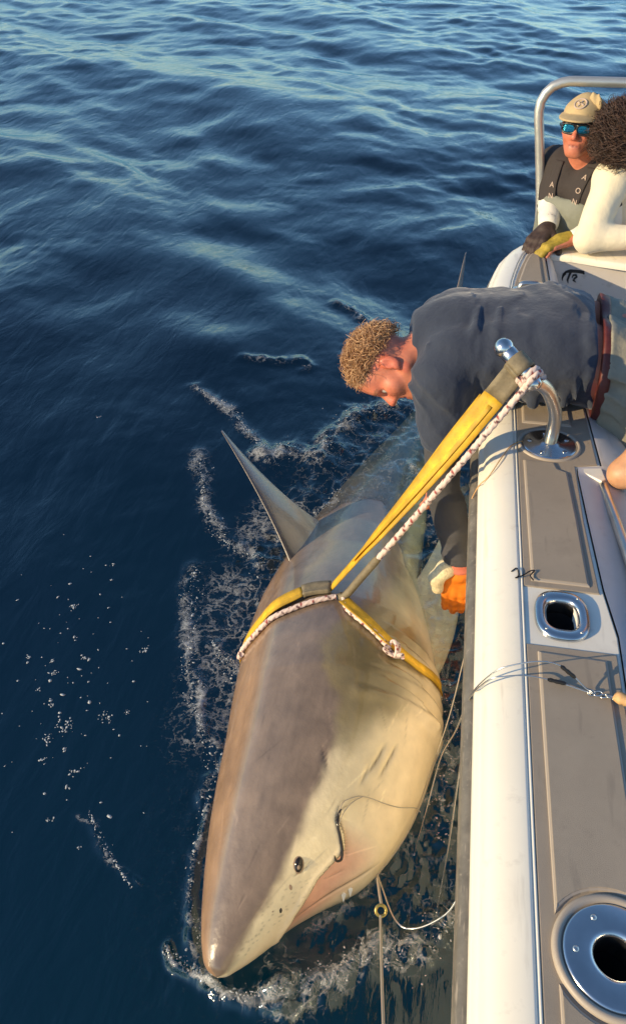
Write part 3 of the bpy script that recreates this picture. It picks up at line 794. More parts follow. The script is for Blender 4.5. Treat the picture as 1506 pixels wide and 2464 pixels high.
# heading of the picture: 9.9 degrees to the left of +Y
X = (-np.sin(hd - A_) * R_g); Y = (np.cos(hd - A_) * R_g)
cell = np.repeat(np.gradient(rr)[None], len(ang), 0); cell[len(dense):] = np.maximum(cell[len(dense):], .04 * R_g[len(dense):])
hx, foam = sea_height(X.ravel(), Y.ravel(), cell.ravel())
hx *= sstep(400, 60, R_g.ravel())
V = np.stack([X.ravel(), Y.ravel(), hx], 1)
F = grid_faces(len(ang), len(rr), cu=True)
me = mesh_np('sea', np.vstack([V, [[0, 0, 0]]]), F)
bm = bmesh.new(); bm.from_mesh(me); bm.verts.ensure_lookup_table()
nr = len(rr)
for i in range(len(ang)):
    bm.faces.new((bm.verts[len(V)], bm.verts[((i + 1) % len(ang)) * nr], bm.verts[i * nr]))
bmesh.ops.recalc_face_normals(bm, faces=[]) 
bm.to_mesh(me); bm.free()
set_attr(me, 'foam', np.concatenate([foam, [0]]))
mw = bpy.data.materials.new('sea_water'); mw.use_nodes = True
N = mw.node_tree.nodes; L = mw.node_tree.links; N.remove(N['Principled BSDF'])
out = N['Material Output']
geo = N.new('ShaderNodeNewGeometry'); tc = N.new('ShaderNodeTexCoord')
def noise(scale, detail=4, rough=.6, dist=0, vec=None):
    n = N.new('ShaderNodeTexNoise'); n.inputs['Scale'].default_value = scale; n.inputs['Detail'].default_value = detail
    n.inputs['Roughness'].default_value = rough; n.inputs['Distortion'].default_value = dist
    L.new(vec or tc.outputs['Object'], n.inputs['Vector']); return n
mp = N.new('ShaderNodeMapping'); mp.inputs['Rotation'].default_value = (0, 0, math.radians(-48)); mp.inputs['Scale'].default_value = (2.2, .8, 1)
L.new(tc.outputs['Object'], mp.inputs['Vector'])
n1 = noise(5, 5, .55, .4, mp.outputs[0])
bp = N.new('ShaderNodeBump'); bp.inputs['Strength'].default_value = .3; bp.inputs['Distance'].default_value = .03
L.new(n1.outputs['Fac'], bp.inputs['Height'])
# Schlick reflectance from |N.I|, so that sunlight also gets through to what lies under the surface
dt = N.new('ShaderNodeVectorMath'); dt.operation = 'DOT_PRODUCT'; L.new(geo.outputs['Incoming'], dt.inputs[0]); L.new(bp.outputs[0], dt.inputs[1])
ab = N.new('ShaderNodeMath'); ab.operation = 'ABSOLUTE'; L.new(dt.outputs['Value'], ab.inputs[0])
om = N.new('ShaderNodeMath'); om.operation = 'SUBTRACT'; om.inputs[0].default_value = 1; om.use_clamp = True; L.new(ab.outputs[0], om.inputs[1])
pw = N.new('ShaderNodeMath'); pw.operation = 'POWER'; pw.inputs[1].default_value = 5; L.new(om.outputs[0], pw.inputs[0])
fr = N.new('ShaderNodeMath'); fr.operation = 'MULTIPLY_ADD'; fr.inputs[1].default_value = .94; fr.inputs[2].default_value = .06; L.new(pw.outputs[0], fr.inputs[0])
gl = N.new('ShaderNodeBsdfGlossy'); gl.inputs['Roughness'].default_value = .06; gl.inputs['Color'].default_value = (.84, .96, 1.0, 1); L.new(bp.outputs[0], gl.inputs['Normal'])
tr = N.new('ShaderNodeBsdfTransparent'); tr.inputs[0].default_value = (.86, .90, .90, 1)
body_mix = N.new('ShaderNodeMixShader'); L.new(fr.outputs[0], body_mix.inputs[0]); L.new(tr.outputs[0], body_mix.inputs[1]); L.new(gl.outputs[0], body_mix.inputs[2])
# foam: broken up by fine noise, denser where the foam attribute is high
fa = N.new('ShaderNodeAttribute'); fa.attribute_name = 'foam'
nd = noise(9, 4, .6, 0)
vadd = N.new('ShaderNodeMix'); vadd.data_type = 'RGBA'; vadd.blend_type = 'LINEAR_LIGHT'; vadd.inputs['Factor'].default_value = .10
L.new(tc.outputs['Object'], vadd.inputs['A']); L.new(nd.outputs['Color'], vadd.inputs['B'])
def lace(scale, w):
    v = N.new('ShaderNodeTexVoronoi'); v.feature = 'DISTANCE_TO_EDGE'; v.inputs['Scale'].default_value = scale; L.new(vadd.outputs['Result'], v.inputs['Vector'])
    q = N.new('ShaderNodeMapRange'); q.inputs['From Min'].default_value = 0; q.inputs['From Max'].default_value = w; q.inputs['To Min'].default_value = 1; q.inputs['To Max'].default_value = 0
    L.new(v.outputs['Distance'], q.inputs['Value']); return q
def madd(a, k, b):
    x = N.new('ShaderNodeMath'); x.operation = 'MULTIPLY_ADD'; L.new(a, x.inputs[0]); x.inputs[1].default_value = k
    if isinstance(b, float): x.inputs[2].default_value = b
    else: L.new(b, x.inputs[2])
    return x.outputs[0]
nf = noise(55, 7, .75, .6, vadd.outputs['Result'])
acc_ = madd(lace(17, .14).outputs[0], .34, -.62 - .28)
acc_ = madd(lace(48, .2).outputs[0], .22, acc_)
acc_ = madd(nf.outputs['Fac'], .9, acc_)
acc_ = madd(fa.outputs['Fac'], .95, acc_)
mr = N.new('ShaderNodeMapRange'); mr.inputs['From Min'].default_value = 0; mr.inputs['From Max'].default_value = 1.0; mr.inputs['To Max'].default_value = .9
L.new(acc_, mr.inputs['Value'])
gate = N.new('ShaderNodeMath'); gate.operation = 'MULTIPLY'; g2 = N.new('ShaderNodeMapRange'); g2.inputs['From Max'].default_value = .25
L.new(fa.outputs['Fac'], g2.inputs['Value']); L.new(mr.outputs[0], gate.inputs[0]); L.new(g2.outputs[0], gate.inputs[1]); mr = gate
df = N.new('ShaderNodeBsdfDiffuse'); df.inputs[0].default_value = (.60, .61, .60, 1)
top = N.new('ShaderNodeMixShader'); L.new(mr.outputs[0], top.inputs[0]); L.new(body_mix.outputs[0], top.inputs[1]); L.new(df.outputs[0], top.inputs[2])
L.new(top.outputs[0], out.inputs['Surface'])
va = N.new('ShaderNodeVolumeAbsorption'); va.inputs[0].default_value = (.32, .64, .72, 1); va.inputs[1].default_value = 1.5
L.new(va.outputs[0], out.inputs['Volume'])
sea = link('sea', me, mw); sea['kind'] = 'structure'
depth = mat('sea_depth', (.008, .22, .225), 1.0, spec=0)
g = 4200
sd = link('sea_depth', mesh_np('sea_depth', [(-g, -g, -1.2), (g, -g, -1.2), (g, g, -1.2), (-g, g, -1.2)], [[0, 1, 2, 3]]), depth); sd['kind'] = 'structure'

# bubbles and flecks of foam lying on the water
M['foam'] = mat('foam', (.40, .43, .45), .45, var=(80, .2))
ico = bmesh.new(); bmesh.ops.create_icosphere(ico, subdivisions=1, radius=1)
IV = np.array([v.co[:] for v in ico.verts]); IF = [[v.index for v in f.verts] for f in ico.faces]; ico.free()
def flecks(name, pts, size):
    b = MB(); pts = np.array(pts); h, _ = sea_height(pts[:, 0], pts[:, 1])
    for (x, y), z, s in zip(pts, h, size):
        sc = np.array([s * random.uniform(.8, 2.2), s * random.uniform(.7, 1.3), s * random.uniform(.22, .45)])
        a = random.uniform(0, 6.28); c, sn = math.cos(a), math.sin(a); v = IV * RNG.uniform(.75, 1.25, (len(IV), 1)) * sc
        v = np.stack([v[:, 0] * c - v[:, 1] * sn, v[:, 0] * sn + v[:, 1] * c, v[:, 2]], 1)
        b.add(v + [x, y, z + s * .1], IF)
    o = link(name, b.mesh(name), M['foam']); o['kind'] = 'stuff'
    return o
pts = []; sz = []
NUM = {'a': 260, 'b': 330, 'c': 360, 'd': 110, 'e': 90, 'f': 150, 'g': 150, 'h': 260, 'i': 90, 'j': 70, 'k': 60, 'l': 120, 'n': 16, 'o': 30}
for k, n in NUM.items():
    q = smooth_path([(x, y, 0) for x, y in FOAM[k]], n)[:, :2]
    w = FPAR[k][1]
    clump = .25 + np.abs(vnoise(q, 9, 12)) * 1.9
    q = q + RNG.normal(0, 1, q.shape) * (w * .5 * clump)[:, None]
    pts.append(q); sz.append(np.clip(np.exp(RNG.normal(math.log(.0014), .5, n)), .0007, .005))
flecks('foam_fleck', np.vstack(pts), np.concatenate(sz))
CL = [(-1.156, 1.556, .02), (-1.186, 1.606, .012), (-1.18, 1.481, .010), (-1.114, 1.432, .012), (-1.035, 1.365, .035), (-1.073, 1.311, .025), (-.943, 1.214, .018), (-1.006, 1.284, .010), (-1.053, 1.239, .012), (-.886, 1.696, .020),
      (-1.146, 2.079, .008), (-1.124, 2.0, .007), (-1.205, 1.842, .022), (-1.078, 1.634, .018), (-.919, 1.417, .03), (-.86, 1.444, .012), (-1.569, 3.013, .010), (-1.278, 1.609, .012), (-.949, 1.057, .012), (-.836, .995, .008)]
pts = []; sz = []
for x, y, r in CL:
    n = int(2 + (r / .02) ** 1.3 * 14); q = RNG.normal(0, 1, (n, 2)) * [r * .5, r * .38] + [x, y]
    pts.append(q); sz.append(np.clip(np.exp(RNG.normal(math.log(.0018), .45, n)), .0008, .004))
t_ = RNG.uniform(size=100)
pts.append(np.stack([-1.28 + .38 * t_ + RNG.normal(0, .13, 100), 1.98 - .85 * t_ + RNG.normal(0, .13, 100)], 1)); sz.append(np.clip(np.exp(RNG.normal(math.log(.0021), .5, 100)), .001, .005))
flecks('bubble', np.vstack(pts), np.concatenate(sz))
# ------------------------------------------------------------------ sling, ropes and fishing gear
def ribbon(b, P, W, th=.0022, bulge=0, web=False):
    """flat strap: centre path P, half-width vectors W"""
    P = np.asarray(P, float); W = np.asarray(W, float); T = np.gradient(P, axis=0)
    N_ = np.cross(T, W); N_ /= np.linalg.norm(N_, axis=1)[:, None]
    prof = [(-1, -.6), (-.97, -1), (-.5, -1), (0, -1), (.5, -1), (.97, -1), (1, -.6), (1, .6), (.97, 1), (.5, 1), (0, 1), (-.5, 1), (-.97, 1), (-1, .6)]
    V = np.stack([P + W * u + N_ * (v * th + bulge * (1 - u * u)) for u, v in prof], 1).reshape(-1, 3)
    F = grid_faces(len(P), len(prof), cv=True).tolist() + [list(range(14)), list(range((len(P) - 1) * 14, len(P) * 14))[::-1]]
    if web:                                     # woven edge, stitch rows and soiling
        L_ = np.concatenate([[0], np.cumsum(np.linalg.norm(np.diff(P, axis=0), axis=1))])
        u = np.array([q[0] for q in prof]); base = np.array([.86, .50, .022])
        k = np.where(np.abs(u) > .9, .62, np.where(np.abs(np.abs(u) - .5) < .1, .80, 1.0))
        soil = 1 + .22 * vnoise(np.stack([L_ * 26, L_ * 0 + len(P)], 1), 1, 3) + .12 * vnoise(np.stack([L_ * 90, L_ * 0 + 5], 1), 1, 4)
        col = base[None, None] * k[None, :, None] * soil[:, None, None]
        b.add(V, F, col.reshape(-1, 3)); return b
    b.add(V, F); return b
def rot_about(v, ax, a):
    ax = ax / np.linalg.norm(ax, axis=-1, keepdims=True)
    a = np.asarray(a)[:, None]
    return v * np.cos(a) + np.cross(ax, v) * np.sin(a) + ax * (ax * v).sum(1, keepdims=True) * (1 - np.cos(a))
JUN = on_shark(1.80, -.09, .022)[0][0]
TOP = np.array([.206, 1.868, 1.062])
t = np.linspace(0, 1, 40)[:, None]
sag = np.array([0, 0, -.012]) * np.sin(t * math.pi)
SP = TOP + (JUN - TOP) * t + sag
Td = np.gradient(SP, axis=0)
to_eye = np.array([0, 0, EYE]) - SP
W0 = np.cross(Td, to_eye); W0 /= np.linalg.norm(W0, axis=1)[:, None]
tw = np.interp(t[:, 0], [0, .3, .72, .8, 1], [.15, .25, .95, 1.2, 1.25])
wv = np.interp(t[:, 0], [0, .1, .25, .6, 1], [.024, .031, .031, .027, .021])
sling = empty('lifting_sling', 'yellow webbing sling looped round the shark and up to the steel davit', 'sling')
b = MB(); k0 = 4
Wn = rot_about(W0, Td, tw) * wv[:, None]
ribbon(b, SP[k0:], Wn[k0:], .0024, 0, True)
off = rot_about(W0, Td, tw + 1.2) * .007 + W0 * .010
ribbon(b, (SP + off)[k0 + 1:34], rot_about(W0, Td, tw + .35)[k0 + 1:34] * wv[k0 + 1:34, None] * .9, .002, 0, True)
def leg_path(pts, n, off):
    q = smooth_path([(a, c_, 0) for a, c_ in pts], n); return on_shark(q[:, 0], q[:, 1], off)
LQ, LN = leg_path([(1.80, -.10), (1.795, -.338), (1.772, -.508), (1.738, -.738), (1.715, -1.108), (1.715, -1.45), (1.74, -1.9)], 60, .0)
lift = np.interp(np.linspace(0, 1, 60), [0, .35, .6, 1], [.022, .014, .006, .004]); LQ = LQ + LN * lift[:, None]
LW = np.cross(np.gradient(LQ, axis=0), LN); LW /= np.linalg.norm(LW, axis=1)[:, None]
lw = np.interp(np.linspace(0, 1, 60), [0, .2, .45, .7, 1], [.020, .031, .031, .026, .024])
k1 = 9
ribbon(b, LQ[k1:], LW[k1:] * lw[k1:, None], .0022, .003, True)
RQ, RN = leg_path([(1.80, -.085), (1.755, -.0), (1.69, .169), (1.61, .462), (1.59, .754), (1.62, 1.1), (1.66, 1.45), (1.70, 1.8)], 60, .0)
lift = np.interp(np.linspace(0, 1, 60), [0, .2, .5, 1], [.02, .02, .014, .008]); RQ = RQ + RN * lift[:, None]
RW = np.cross(np.gradient(RQ, axis=0), RN); RW /= np.linalg.norm(RW, axis=1)[:, None]
ribbon(b, RQ[4:], RW[4:] * .020, .0022, .002, True)
link('webbing', b.mesh('webbing'), M['webbing'], sling)
b = MB(); ribbon(b, SP[:k0 + 1], W0[:k0 + 1] * .030, .0075, .005); link('chafe_sleeve', b.mesh('chafe_sleeve'), M['sleeve_grey'], sling)
b = MB(); P2 = SP[:k0 + 4] + W0[:k0 + 4] * -.0
ribbon(b, (SP + off * 1.6)[:k0 + 4], rot_about(W0, Td, tw)[:k0 + 4] * .011, .004, .003); link('chafe_sleeve', b.mesh('chafe_sleeve'), M['sleeve_grey'], sling)
b = MB(); ribbon(b, LQ[:k1 + 1], LW[:k1 + 1] * .0275, .008, .006); link('chafe_sleeve', b.mesh('chafe_sleeve'), M['sleeve_grey'], sling)
# loop of sleeve over the davit neck
dax = np.array([.238 - .178, 1.85 - 1.897, 1.05 - 1.089]); dax /= np.linalg.norm(dax)
u1 = np.cross(dax, [0, 0, 1]); u1 /= np.linalg.norm(u1); u2 = np.cross(dax, u1)
cc = np.array([.209, 1.873, 1.068]); a = np.linspace(0, 2 * math.pi, 30)
b = MB(); ribbon(b, np.array([cc + (u1 * math.cos(k) + u2 * math.sin(k)) * .0255 for k in a]), np.tile(dax * .024, (30, 1)), .006, 0); link('chafe_sleeve', b.mesh('chafe_sleeve'), M['sleeve_grey'], sling)

def rope_mesh(name, P, r=.0082, seed=1):
    """twisted white rope with red and black flecks"""
    P = np.asarray(P, float); L_ = np.concatenate([[0], np.cumsum(np.linalg.norm(np.diff(P, axis=0), axis=1))])
    n = max(20, int(L_[-1] / .0035)); s = np.linspace(0, L_[-1], n)
    P = np.stack([np.interp(s, L_, P[:, k]) for k in range(3)], 1)
    seg = 12; T, N_, B_ = frames(P); a = np.linspace(0, 2 * math.pi, seg, endpoint=False)
    V = np.zeros((n, seg, 3)); Cc = np.zeros((n, seg, 3))
    for i, al in enumerate(a):
        ph = al + s / .011
        rr_ = r * (1 + .10 * np.cos(3 * ph))
        V[:, i] = P + (np.cos(al) * N_ + np.sin(al) * B_) * rr_[:, None]
        ph2 = (al / (2 * math.pi) + s / .040) % 1.0
        jit = _hash(np.floor(s / .0135).astype(np.int64), np.int64(i // 3), np.int64(0), 5)
        fl = ((np.abs(ph2 - .5) < .13) & ((s / .0135 % 1) < .55) & (jit > .35))
        ph3 = (al / (2 * math.pi) - s / .052 + .3) % 1.0
        f2 = ((np.abs(ph3 - .5) < .09) & ((s / .017 % 1) < .5))
        base = np.array([.74, .58, .50]) * (1 + .08 * np.cos(3 * ph))[:, None]
        Cc[:, i] = np.where(fl[:, None], [.30, .05, .045], np.where(f2[:, None], [.09, .035, .04], base))
    me = mesh_np(name, V.reshape(-1, 3), grid_faces(n, seg, cv=True)[:, ::-1].tolist() + [list(range(seg)), list(range((n - 1) * seg, n * seg))[::-1]])
    set_attr(me, 'Col', Cc.reshape(-1, 3)); return me
rope = empty('rope', 'white rope flecked red running beside the yellow sling from davit to shark', 'rope')
J2 = on_shark(1.765, .03, .014)[0][0]
R0 = np.array([.232, 1.830, 1.036])
helix = [cc + dax * (.028 + .013 * k / 6.28) + (u1 * math.cos(k) + u2 * math.sin(k)) * .0265 for k in np.linspace(0, 6.28 * 2.6, 60)]
main = smooth_path([R0, R0 + (J2 - R0) * .5 + np.array([0, 0, -.008]), J2], 60)
link('main_line', rope_mesh('main_line', main, .0088), M['rope'], rope)
link('turns', rope_mesh('turns', helix, .0085), M['rope'], rope)
b = MB(); b.tube(smooth_path([main[46], main[52], main[59], on_shark(1.775, -.02, .016)[0][0]], 16), [.010] + [.0125] * 14 + [.010], 12); link('chafe_sleeve', b.mesh('chafe_sleeve'), M['sleeve_grey'], rope)
q, n = leg_path([(1.765, .02), (1.70, .08), (1.63, .33), (1.585, .47)], 40, .012); link('leg', rope_mesh('leg', q, .0082), M['rope'], rope)
q, n = leg_path([(1.765, -.05), (1.725, -.40), (1.69, -.68), (1.668, -1.0), (1.655, -1.3), (1.64, -1.2)], 70, .010); link('leg', rope_mesh('leg', q, .0085), M['rope'], rope)
kc = on_shark(1.585, .50, .022)[0][0]; kd = (RQ[30] - RQ[26]); kd /= np.linalg.norm(kd); kw = RW[28]; kn = RN[28]
knot = [kc + kw * (.024 * math.cos(u)) + kn * (.014 * math.sin(u)) + kd * (.008 * math.sin(u * .5)) for u in np.linspace(0, 12.0, 60)] + [kc + kw * .03 + kd * .01 + kn * .02, kc + kw * .045 + kd * .005 + kn * .022]
link('knot', rope_mesh('knot', knot, .0058), M['rope'], rope)
q, n = leg_path([(1.59, .46), (1.572, .41), (1.562, .50), (1.575, .58)], 20, .014); link('tail_end', rope_mesh('tail_end', q, .005), M['rope'], rope)

def wire_thing(name, label, cat): return empty(name, label, cat)
wl_ = wire_thing('wire_leader', 'pair of thin steel leader wires with black crimps arching over the gunwale', 'fishing leader')
link('wire', MB().tube(smooth_path([(.085, 1.13, -.06), (.10, 1.16, .10), (.118, 1.20, .30), (.132, 1.11, .55), (.143, 1.075, .72), (.178, 1.065, .815), (.215, 1.066, .845), (.262, 1.068, .862), (.300, 1.072, .852), (.330, 1.066, .832), (.352, 1.058, .815), (.368, 1.052, .810)], 80), .0016, 6).mesh('wire'), M['wire'], wl_)
link('wire', MB().tube(smooth_path([(.155, .985, -.06), (.152, 1.01, .28), (.146, 1.07, .60), (.141, 1.075, .70), (.168, 1.055, .80), (.20, 1.053, .822), (.235, 1.058, .826), (.275, 1.064, .818), (.31, 1.064, .811), (.345, 1.056, .809), (.368, 1.050, .809)], 80), .0016, 6).mesh('wire'), M['wire'], wl_)
def crimp(P, r): link('crimp', MB().tube(smooth_path(P, 10), [r * .55, r, r, r * .8, r, r, r * .9, r, r, r * .55], 10).mesh('crimp'), M['black_rubber'], wl_)
crimp([(.301, 1.072, .852), (.332, 1.065, .831)], .0042); crimp([(.282, 1.064, .817), (.318, 1.0635, .8115)], .0042)
sw = MB()
for k in range(5):
    c0 = np.array([.366 + k * .011, 1.051 - k * .002, .8095 + .003 * (k % 2)])
    sw.tube([c0 + (.0075 * math.cos(u), .0045 * math.sin(u), .003 * math.sin(u + k)) for u in np.linspace(0, 6.5, 16)], .0013, 6)
link('swivel', sw.mesh('swivel'), M['steel'], wl_)
tb = MB(); tb.tube(smooth_path([(.405, 1.042, .812), (.418, 1.040, .818), (.435, 1.034, .816), (.46, 1.022, .81)], 14), [.004, .009, .0125, .013, .011, .012, .011, .010, .009, .009, .008, .008, .007, .005], 8)
link('toggle', tb.mesh('toggle'), M['tan'], wl_)
fl = wire_thing('fishing_line', 'thin brown line from the boat side down to the corner of the jaw', 'fishing line')
pa = [(.143, 1.30, .62), (.128, 1.265, .40), on_shark(1.331, 1.30, .012)[0][0], on_shark(1.15, 1.42, .012)[0][0], on_shark(1.022, 1.52, .012)[0][0]]
link('line', MB().tube(smooth_path(pa, 60), .0013, 6).mesh('line'), M['monofil'], fl)
tl = wire_thing('tether_line', 'taut line with a brass ring hanging from the jaw toward the bottom edge', 'line')
p0 = np.array(pa[-1])
ringc = np.array([.010, .83, .235])
link('line', MB().tube(smooth_path([p0, (p0 + ringc) / 2 + (.0, 0, .004), ringc + (0, .012, 0)], 20), .0034, 8).mesh('line'), M['monofil'], tl)
a = np.linspace(0, 6.3, 28); link('ring', MB().tube([ringc + (.0115 * math.cos(u), .0115 * math.sin(u) * .8, .0115 * math.sin(u) * .6) for u in a], .0036, 8).mesh('ring'), mat('brass', (.42, .33, .10), .35, .8), tl)
link('line', MB().tube(smooth_path([ringc - (0, .012, 0), (.022, .62, .45), (.033, .46, .62), (.04, .35, .72)], 30), .0026, 8).mesh('line'), M['monofil'], tl)
link('crimp', MB().tube([(.0325, .482, .598), (.034, .462, .618)], .0055, 8).mesh('crimp'), M['monofil'], tl)
l2 = wire_thing('wire_trace', 'pale slack wire sagging from the jaw across dark water to the hull', 'fishing leader')
link('wire', MB().tube(smooth_path([p0 + (.004, -.006, 0), (.045, .845, .17), (.09, .82, .20), (.15, .83, .27), (.178, .86, .33)], 40), .0021, 6).mesh('wire'), M['wire'], l2)
hk = wire_thing('fish_hook', 'dark circle hook with a curled leader lodged at the mouth corner', 'hook')
q, n = on_shark([1.075, 1.06, 1.04, 1.02, 1.0, .985, .978, .984], [.455, .47, .52, .62, .74, .83, .80, .72], .006); q[0] += n[0] * .004
link('hook', MB().tube(smooth_path(q, 40), np.interp(np.linspace(0, 1, 40), [0, .1, .6, .9, 1], [.0022, .0036, .0042, .003, .001]), 8).mesh('hook'), M['eye_dark'], hk)
q, n = on_shark([1.06, 1.085, 1.10, 1.12, 1.13, 1.14, 1.16, 1.20, 1.22], [.47, .44, .47, .56, .68, .85, 1.05, 1.3, 1.5], .009)
link('leader', MB().tube(smooth_path(q, 60), .0014, 6).mesh('leader'), M['monofil'], hk)
q, n = on_shark([1.04, 1.07, 1.10, 1.125], [.52, .50, .53, .60], .009); link('leader', MB().tube(smooth_path(q, 30), .0012, 6).mesh('leader'), M['monofil'], hk)
# little bent wire clip lying on the edge of the non-skid, and a thin brown line across the gunwale
cp = empty('wire_clip', 'small bent black wire clip lying across the cream gunwale edge', 'clip')
link('wire', MB().tube(smooth_path([(.221, 1.385, .800), (.233, 1.395, .803), (.237, 1.372, .803), (.229, 1.362, .802), (.247, 1.372, .805), (.262, 1.385, .808), (.272, 1.388, .808), (.262, 1.37, .808), (.268, 1.355, .808)], 50), .0016, 6).mesh('wire'), M['eye_dark'], cp)
V = []
streak = empty('thin_streak', 'thin brown cord lying over the gunwale from the davit base to the rub rail', 'streak')  # thin brown tube running over the gunwale lip
link('line', MB().tube(smooth_path([(.262, 1.93, .8045), (.245, 1.92, .803), (.225, 1.895, .8015), (.20, 1.835, .799), (.18, 1.79, .788), (.166, 1.775, .771), (.150, 1.772, .75), (.136, 1.772, .70), (.137, 1.775, .66)], 50), .0016, 6).mesh('line'), M['tan'], streak)
# ------------------------------------------------------------------ people: bodies and clothes as blended distance fields, meshed as one surface each
def A3(*v): return np.array(v, float)
def cone(a, b, ra, rb):
    a, b = np.array(a, float), np.array(b, float); ab = b - a; L2 = ab.dot(ab) + 1e-12
    def f(P):
        t = np.clip(((P - a) @ ab) / L2, 0, 1)
        return np.linalg.norm(P - a - t[:, None] * ab, axis=1) - (ra + (rb - ra) * t)
    return f
def ell(c, r, R=None):
    c, r = np.array(c, float), np.array(r, float)
    def f(P):
        q = P - c
        if R is not None: q = q @ R
        k = np.linalg.norm(q / r, axis=1)
        return (k - 1) * r.min() * np.clip(1 + 0 * k, 1, 1)
    return f
def smin(a, b, k):
    h = np.clip(.5 + .5 * (b - a) / k, 0, 1); return b * (1 - h) + a * h - k * h * (1 - h)
def smax(a, b, k): return -smin(-a, -b, k)
def union(fs, k=.02):
    def f(P):
        d = fs[0](P)
        for g_ in fs[1:]: d = smin(d, g_(P), k)
        return d
    return f
def local(f, c, rad_, core):
    """evaluate f only within rad_ of c; farther off a sphere bound will do"""
    c = np.array(c, float)
    def g_(P):
        e = np.linalg.norm(P - c, axis=1); d = e - core; m_ = e < rad_
        if m_.any(): d[m_] = f(P[m_])
        return d
    return g_
def plane(p, n):
    p, n = np.array(p, float), np.array(n, float); n /= np.linalg.norm(n)
    return lambda P: (P - p) @ n
def clip(f, planes, k=.006):
    def g_(P):
        d = f(P)
        for q in planes: d = smax(d, q(P), k)
        return d
    return g_

def sdf_mesh(name, f, lo, hi, h=.005):
    lo = np.array(lo, float); hi = np.array(hi, float); B = 6
    nb = np.ceil((hi - lo) / (h * B)).astype(int); n = nb * B + 1
    D = np.full(n, 1.0, np.float32)
    bc = np.stack(np.meshgrid(*[np.arange(k) for k in nb], indexing='ij'), -1).reshape(-1, 3)
    cen = lo + (bc + .5) * h * B
    d = f(cen); R_b = h * B * .87
    act = np.abs(d) < R_b * 1.9 + .01
    inside = bc[(~act) & (d < 0)]
    g1 = np.arange(B + 1); loc = np.stack(np.meshgrid(g1, g1, g1, indexing='ij'), -1).reshape(-1, 3)
    for b_ in inside:
        D[b_[0] * B:b_[0] * B + B + 1, b_[1] * B:b_[1] * B + B + 1, b_[2] * B:b_[2] * B + B + 1] = -1
    ab = bc[act]
    for s_ in range(0, len(ab), 800):
        I = (ab[s_:s_ + 800, None] * B + loc[None]).reshape(-1, 3)
        D[I[:, 0], I[:, 1], I[:, 2]] = f(lo + I * h)
    S = D < 0
    acc = np.zeros(tuple(n - 1) + (3,), np.float32); cnt = np.zeros(tuple(n - 1), np.int16)
    cm_ = None
    c8 = [S[i:n[0] - 1 + i, j:n[1] - 1 + j, k:n[2] - 1 + k] for i in (0, 1) for j in (0, 1) for k in (0, 1)]
    anyv = np.zeros_like(c8[0]); allv = np.ones_like(c8[0])
    for c in c8: anyv |= c; allv &= c
    cell = np.stack(np.nonzero(anyv & ~allv), 1)
    idx = -np.ones(tuple(n - 1), np.int32); idx[cell[:, 0], cell[:, 1], cell[:, 2]] = np.arange(len(cell))
    acc = np.zeros((len(cell), 3)); cnt = np.zeros(len(cell))
    cs = [(i, j, k) for i in (0, 1) for j in (0, 1) for k in (0, 1)]
    val = {c: D[cell[:, 0] + c[0], cell[:, 1] + c[1], cell[:, 2] + c[2]] for c in cs}
    for c in cs:
        for ax in range(3):
            if c[ax]: continue
            e = list(c); e[ax] = 1; e = tuple(e); a, b = val[c], val[e]; m_ = (a < 0) != (b < 0)
            t = np.where(m_, a / np.where(m_, a - b, 1), 0); p = np.tile(np.array(c, float), (len(cell), 1)); p[:, ax] += t
            acc += p * m_[:, None]; cnt += m_
    V = lo + (cell + acc / cnt[:, None]) * h
    Fs = []
    for ax in range(3):
        a = [slice(None)] * 3; b = [slice(None)] * 3; a[ax] = slice(0, -1); b[ax] = slice(1, None)
        s0, s1 = S[tuple(a)], S[tuple(b)]; E = np.stack(np.nonzero(s0 != s1), 1)
        o1, o2 = (ax + 1) % 3, (ax + 2) % 3
        E = E[(E[:, o1] > 0) & (E[:, o2] > 0) & (E[:, o1] < n[o1] - 1) & (E[:, o2] < n[o2] - 1)]
        ins = s0[E[:, 0], E[:, 1], E[:, 2]]
        q = []
        for d1, d2 in ((0, 0), (-1, 0), (-1, -1), (0, -1)):
            c = E.copy(); c[:, o1] += d1; c[:, o2] += d2; q.append(idx[c[:, 0], c[:, 1], c[:, 2]])
        q = np.stack(q, 1); q[~ins] = q[~ins][:, ::-1]; Fs.append(q)
    F = np.vstack(Fs); F = F[(F >= 0).all(1)][:, ::-1]
    # the winding above points inward for inside-first edges: flip to outward
    F = F[:, ::-1]
    return mesh_np(name, V, F), V

def basis(up, fw):
    u = np.array(up, float); u /= np.linalg.norm(u); f = np.array(fw, float); f -= u * f.dot(u); f /= np.linalg.norm(f)
    return np.stack([np.cross(f, u) * -1 if False else np.cross(u, f) , f, u], 1)     # columns: left?, front, up

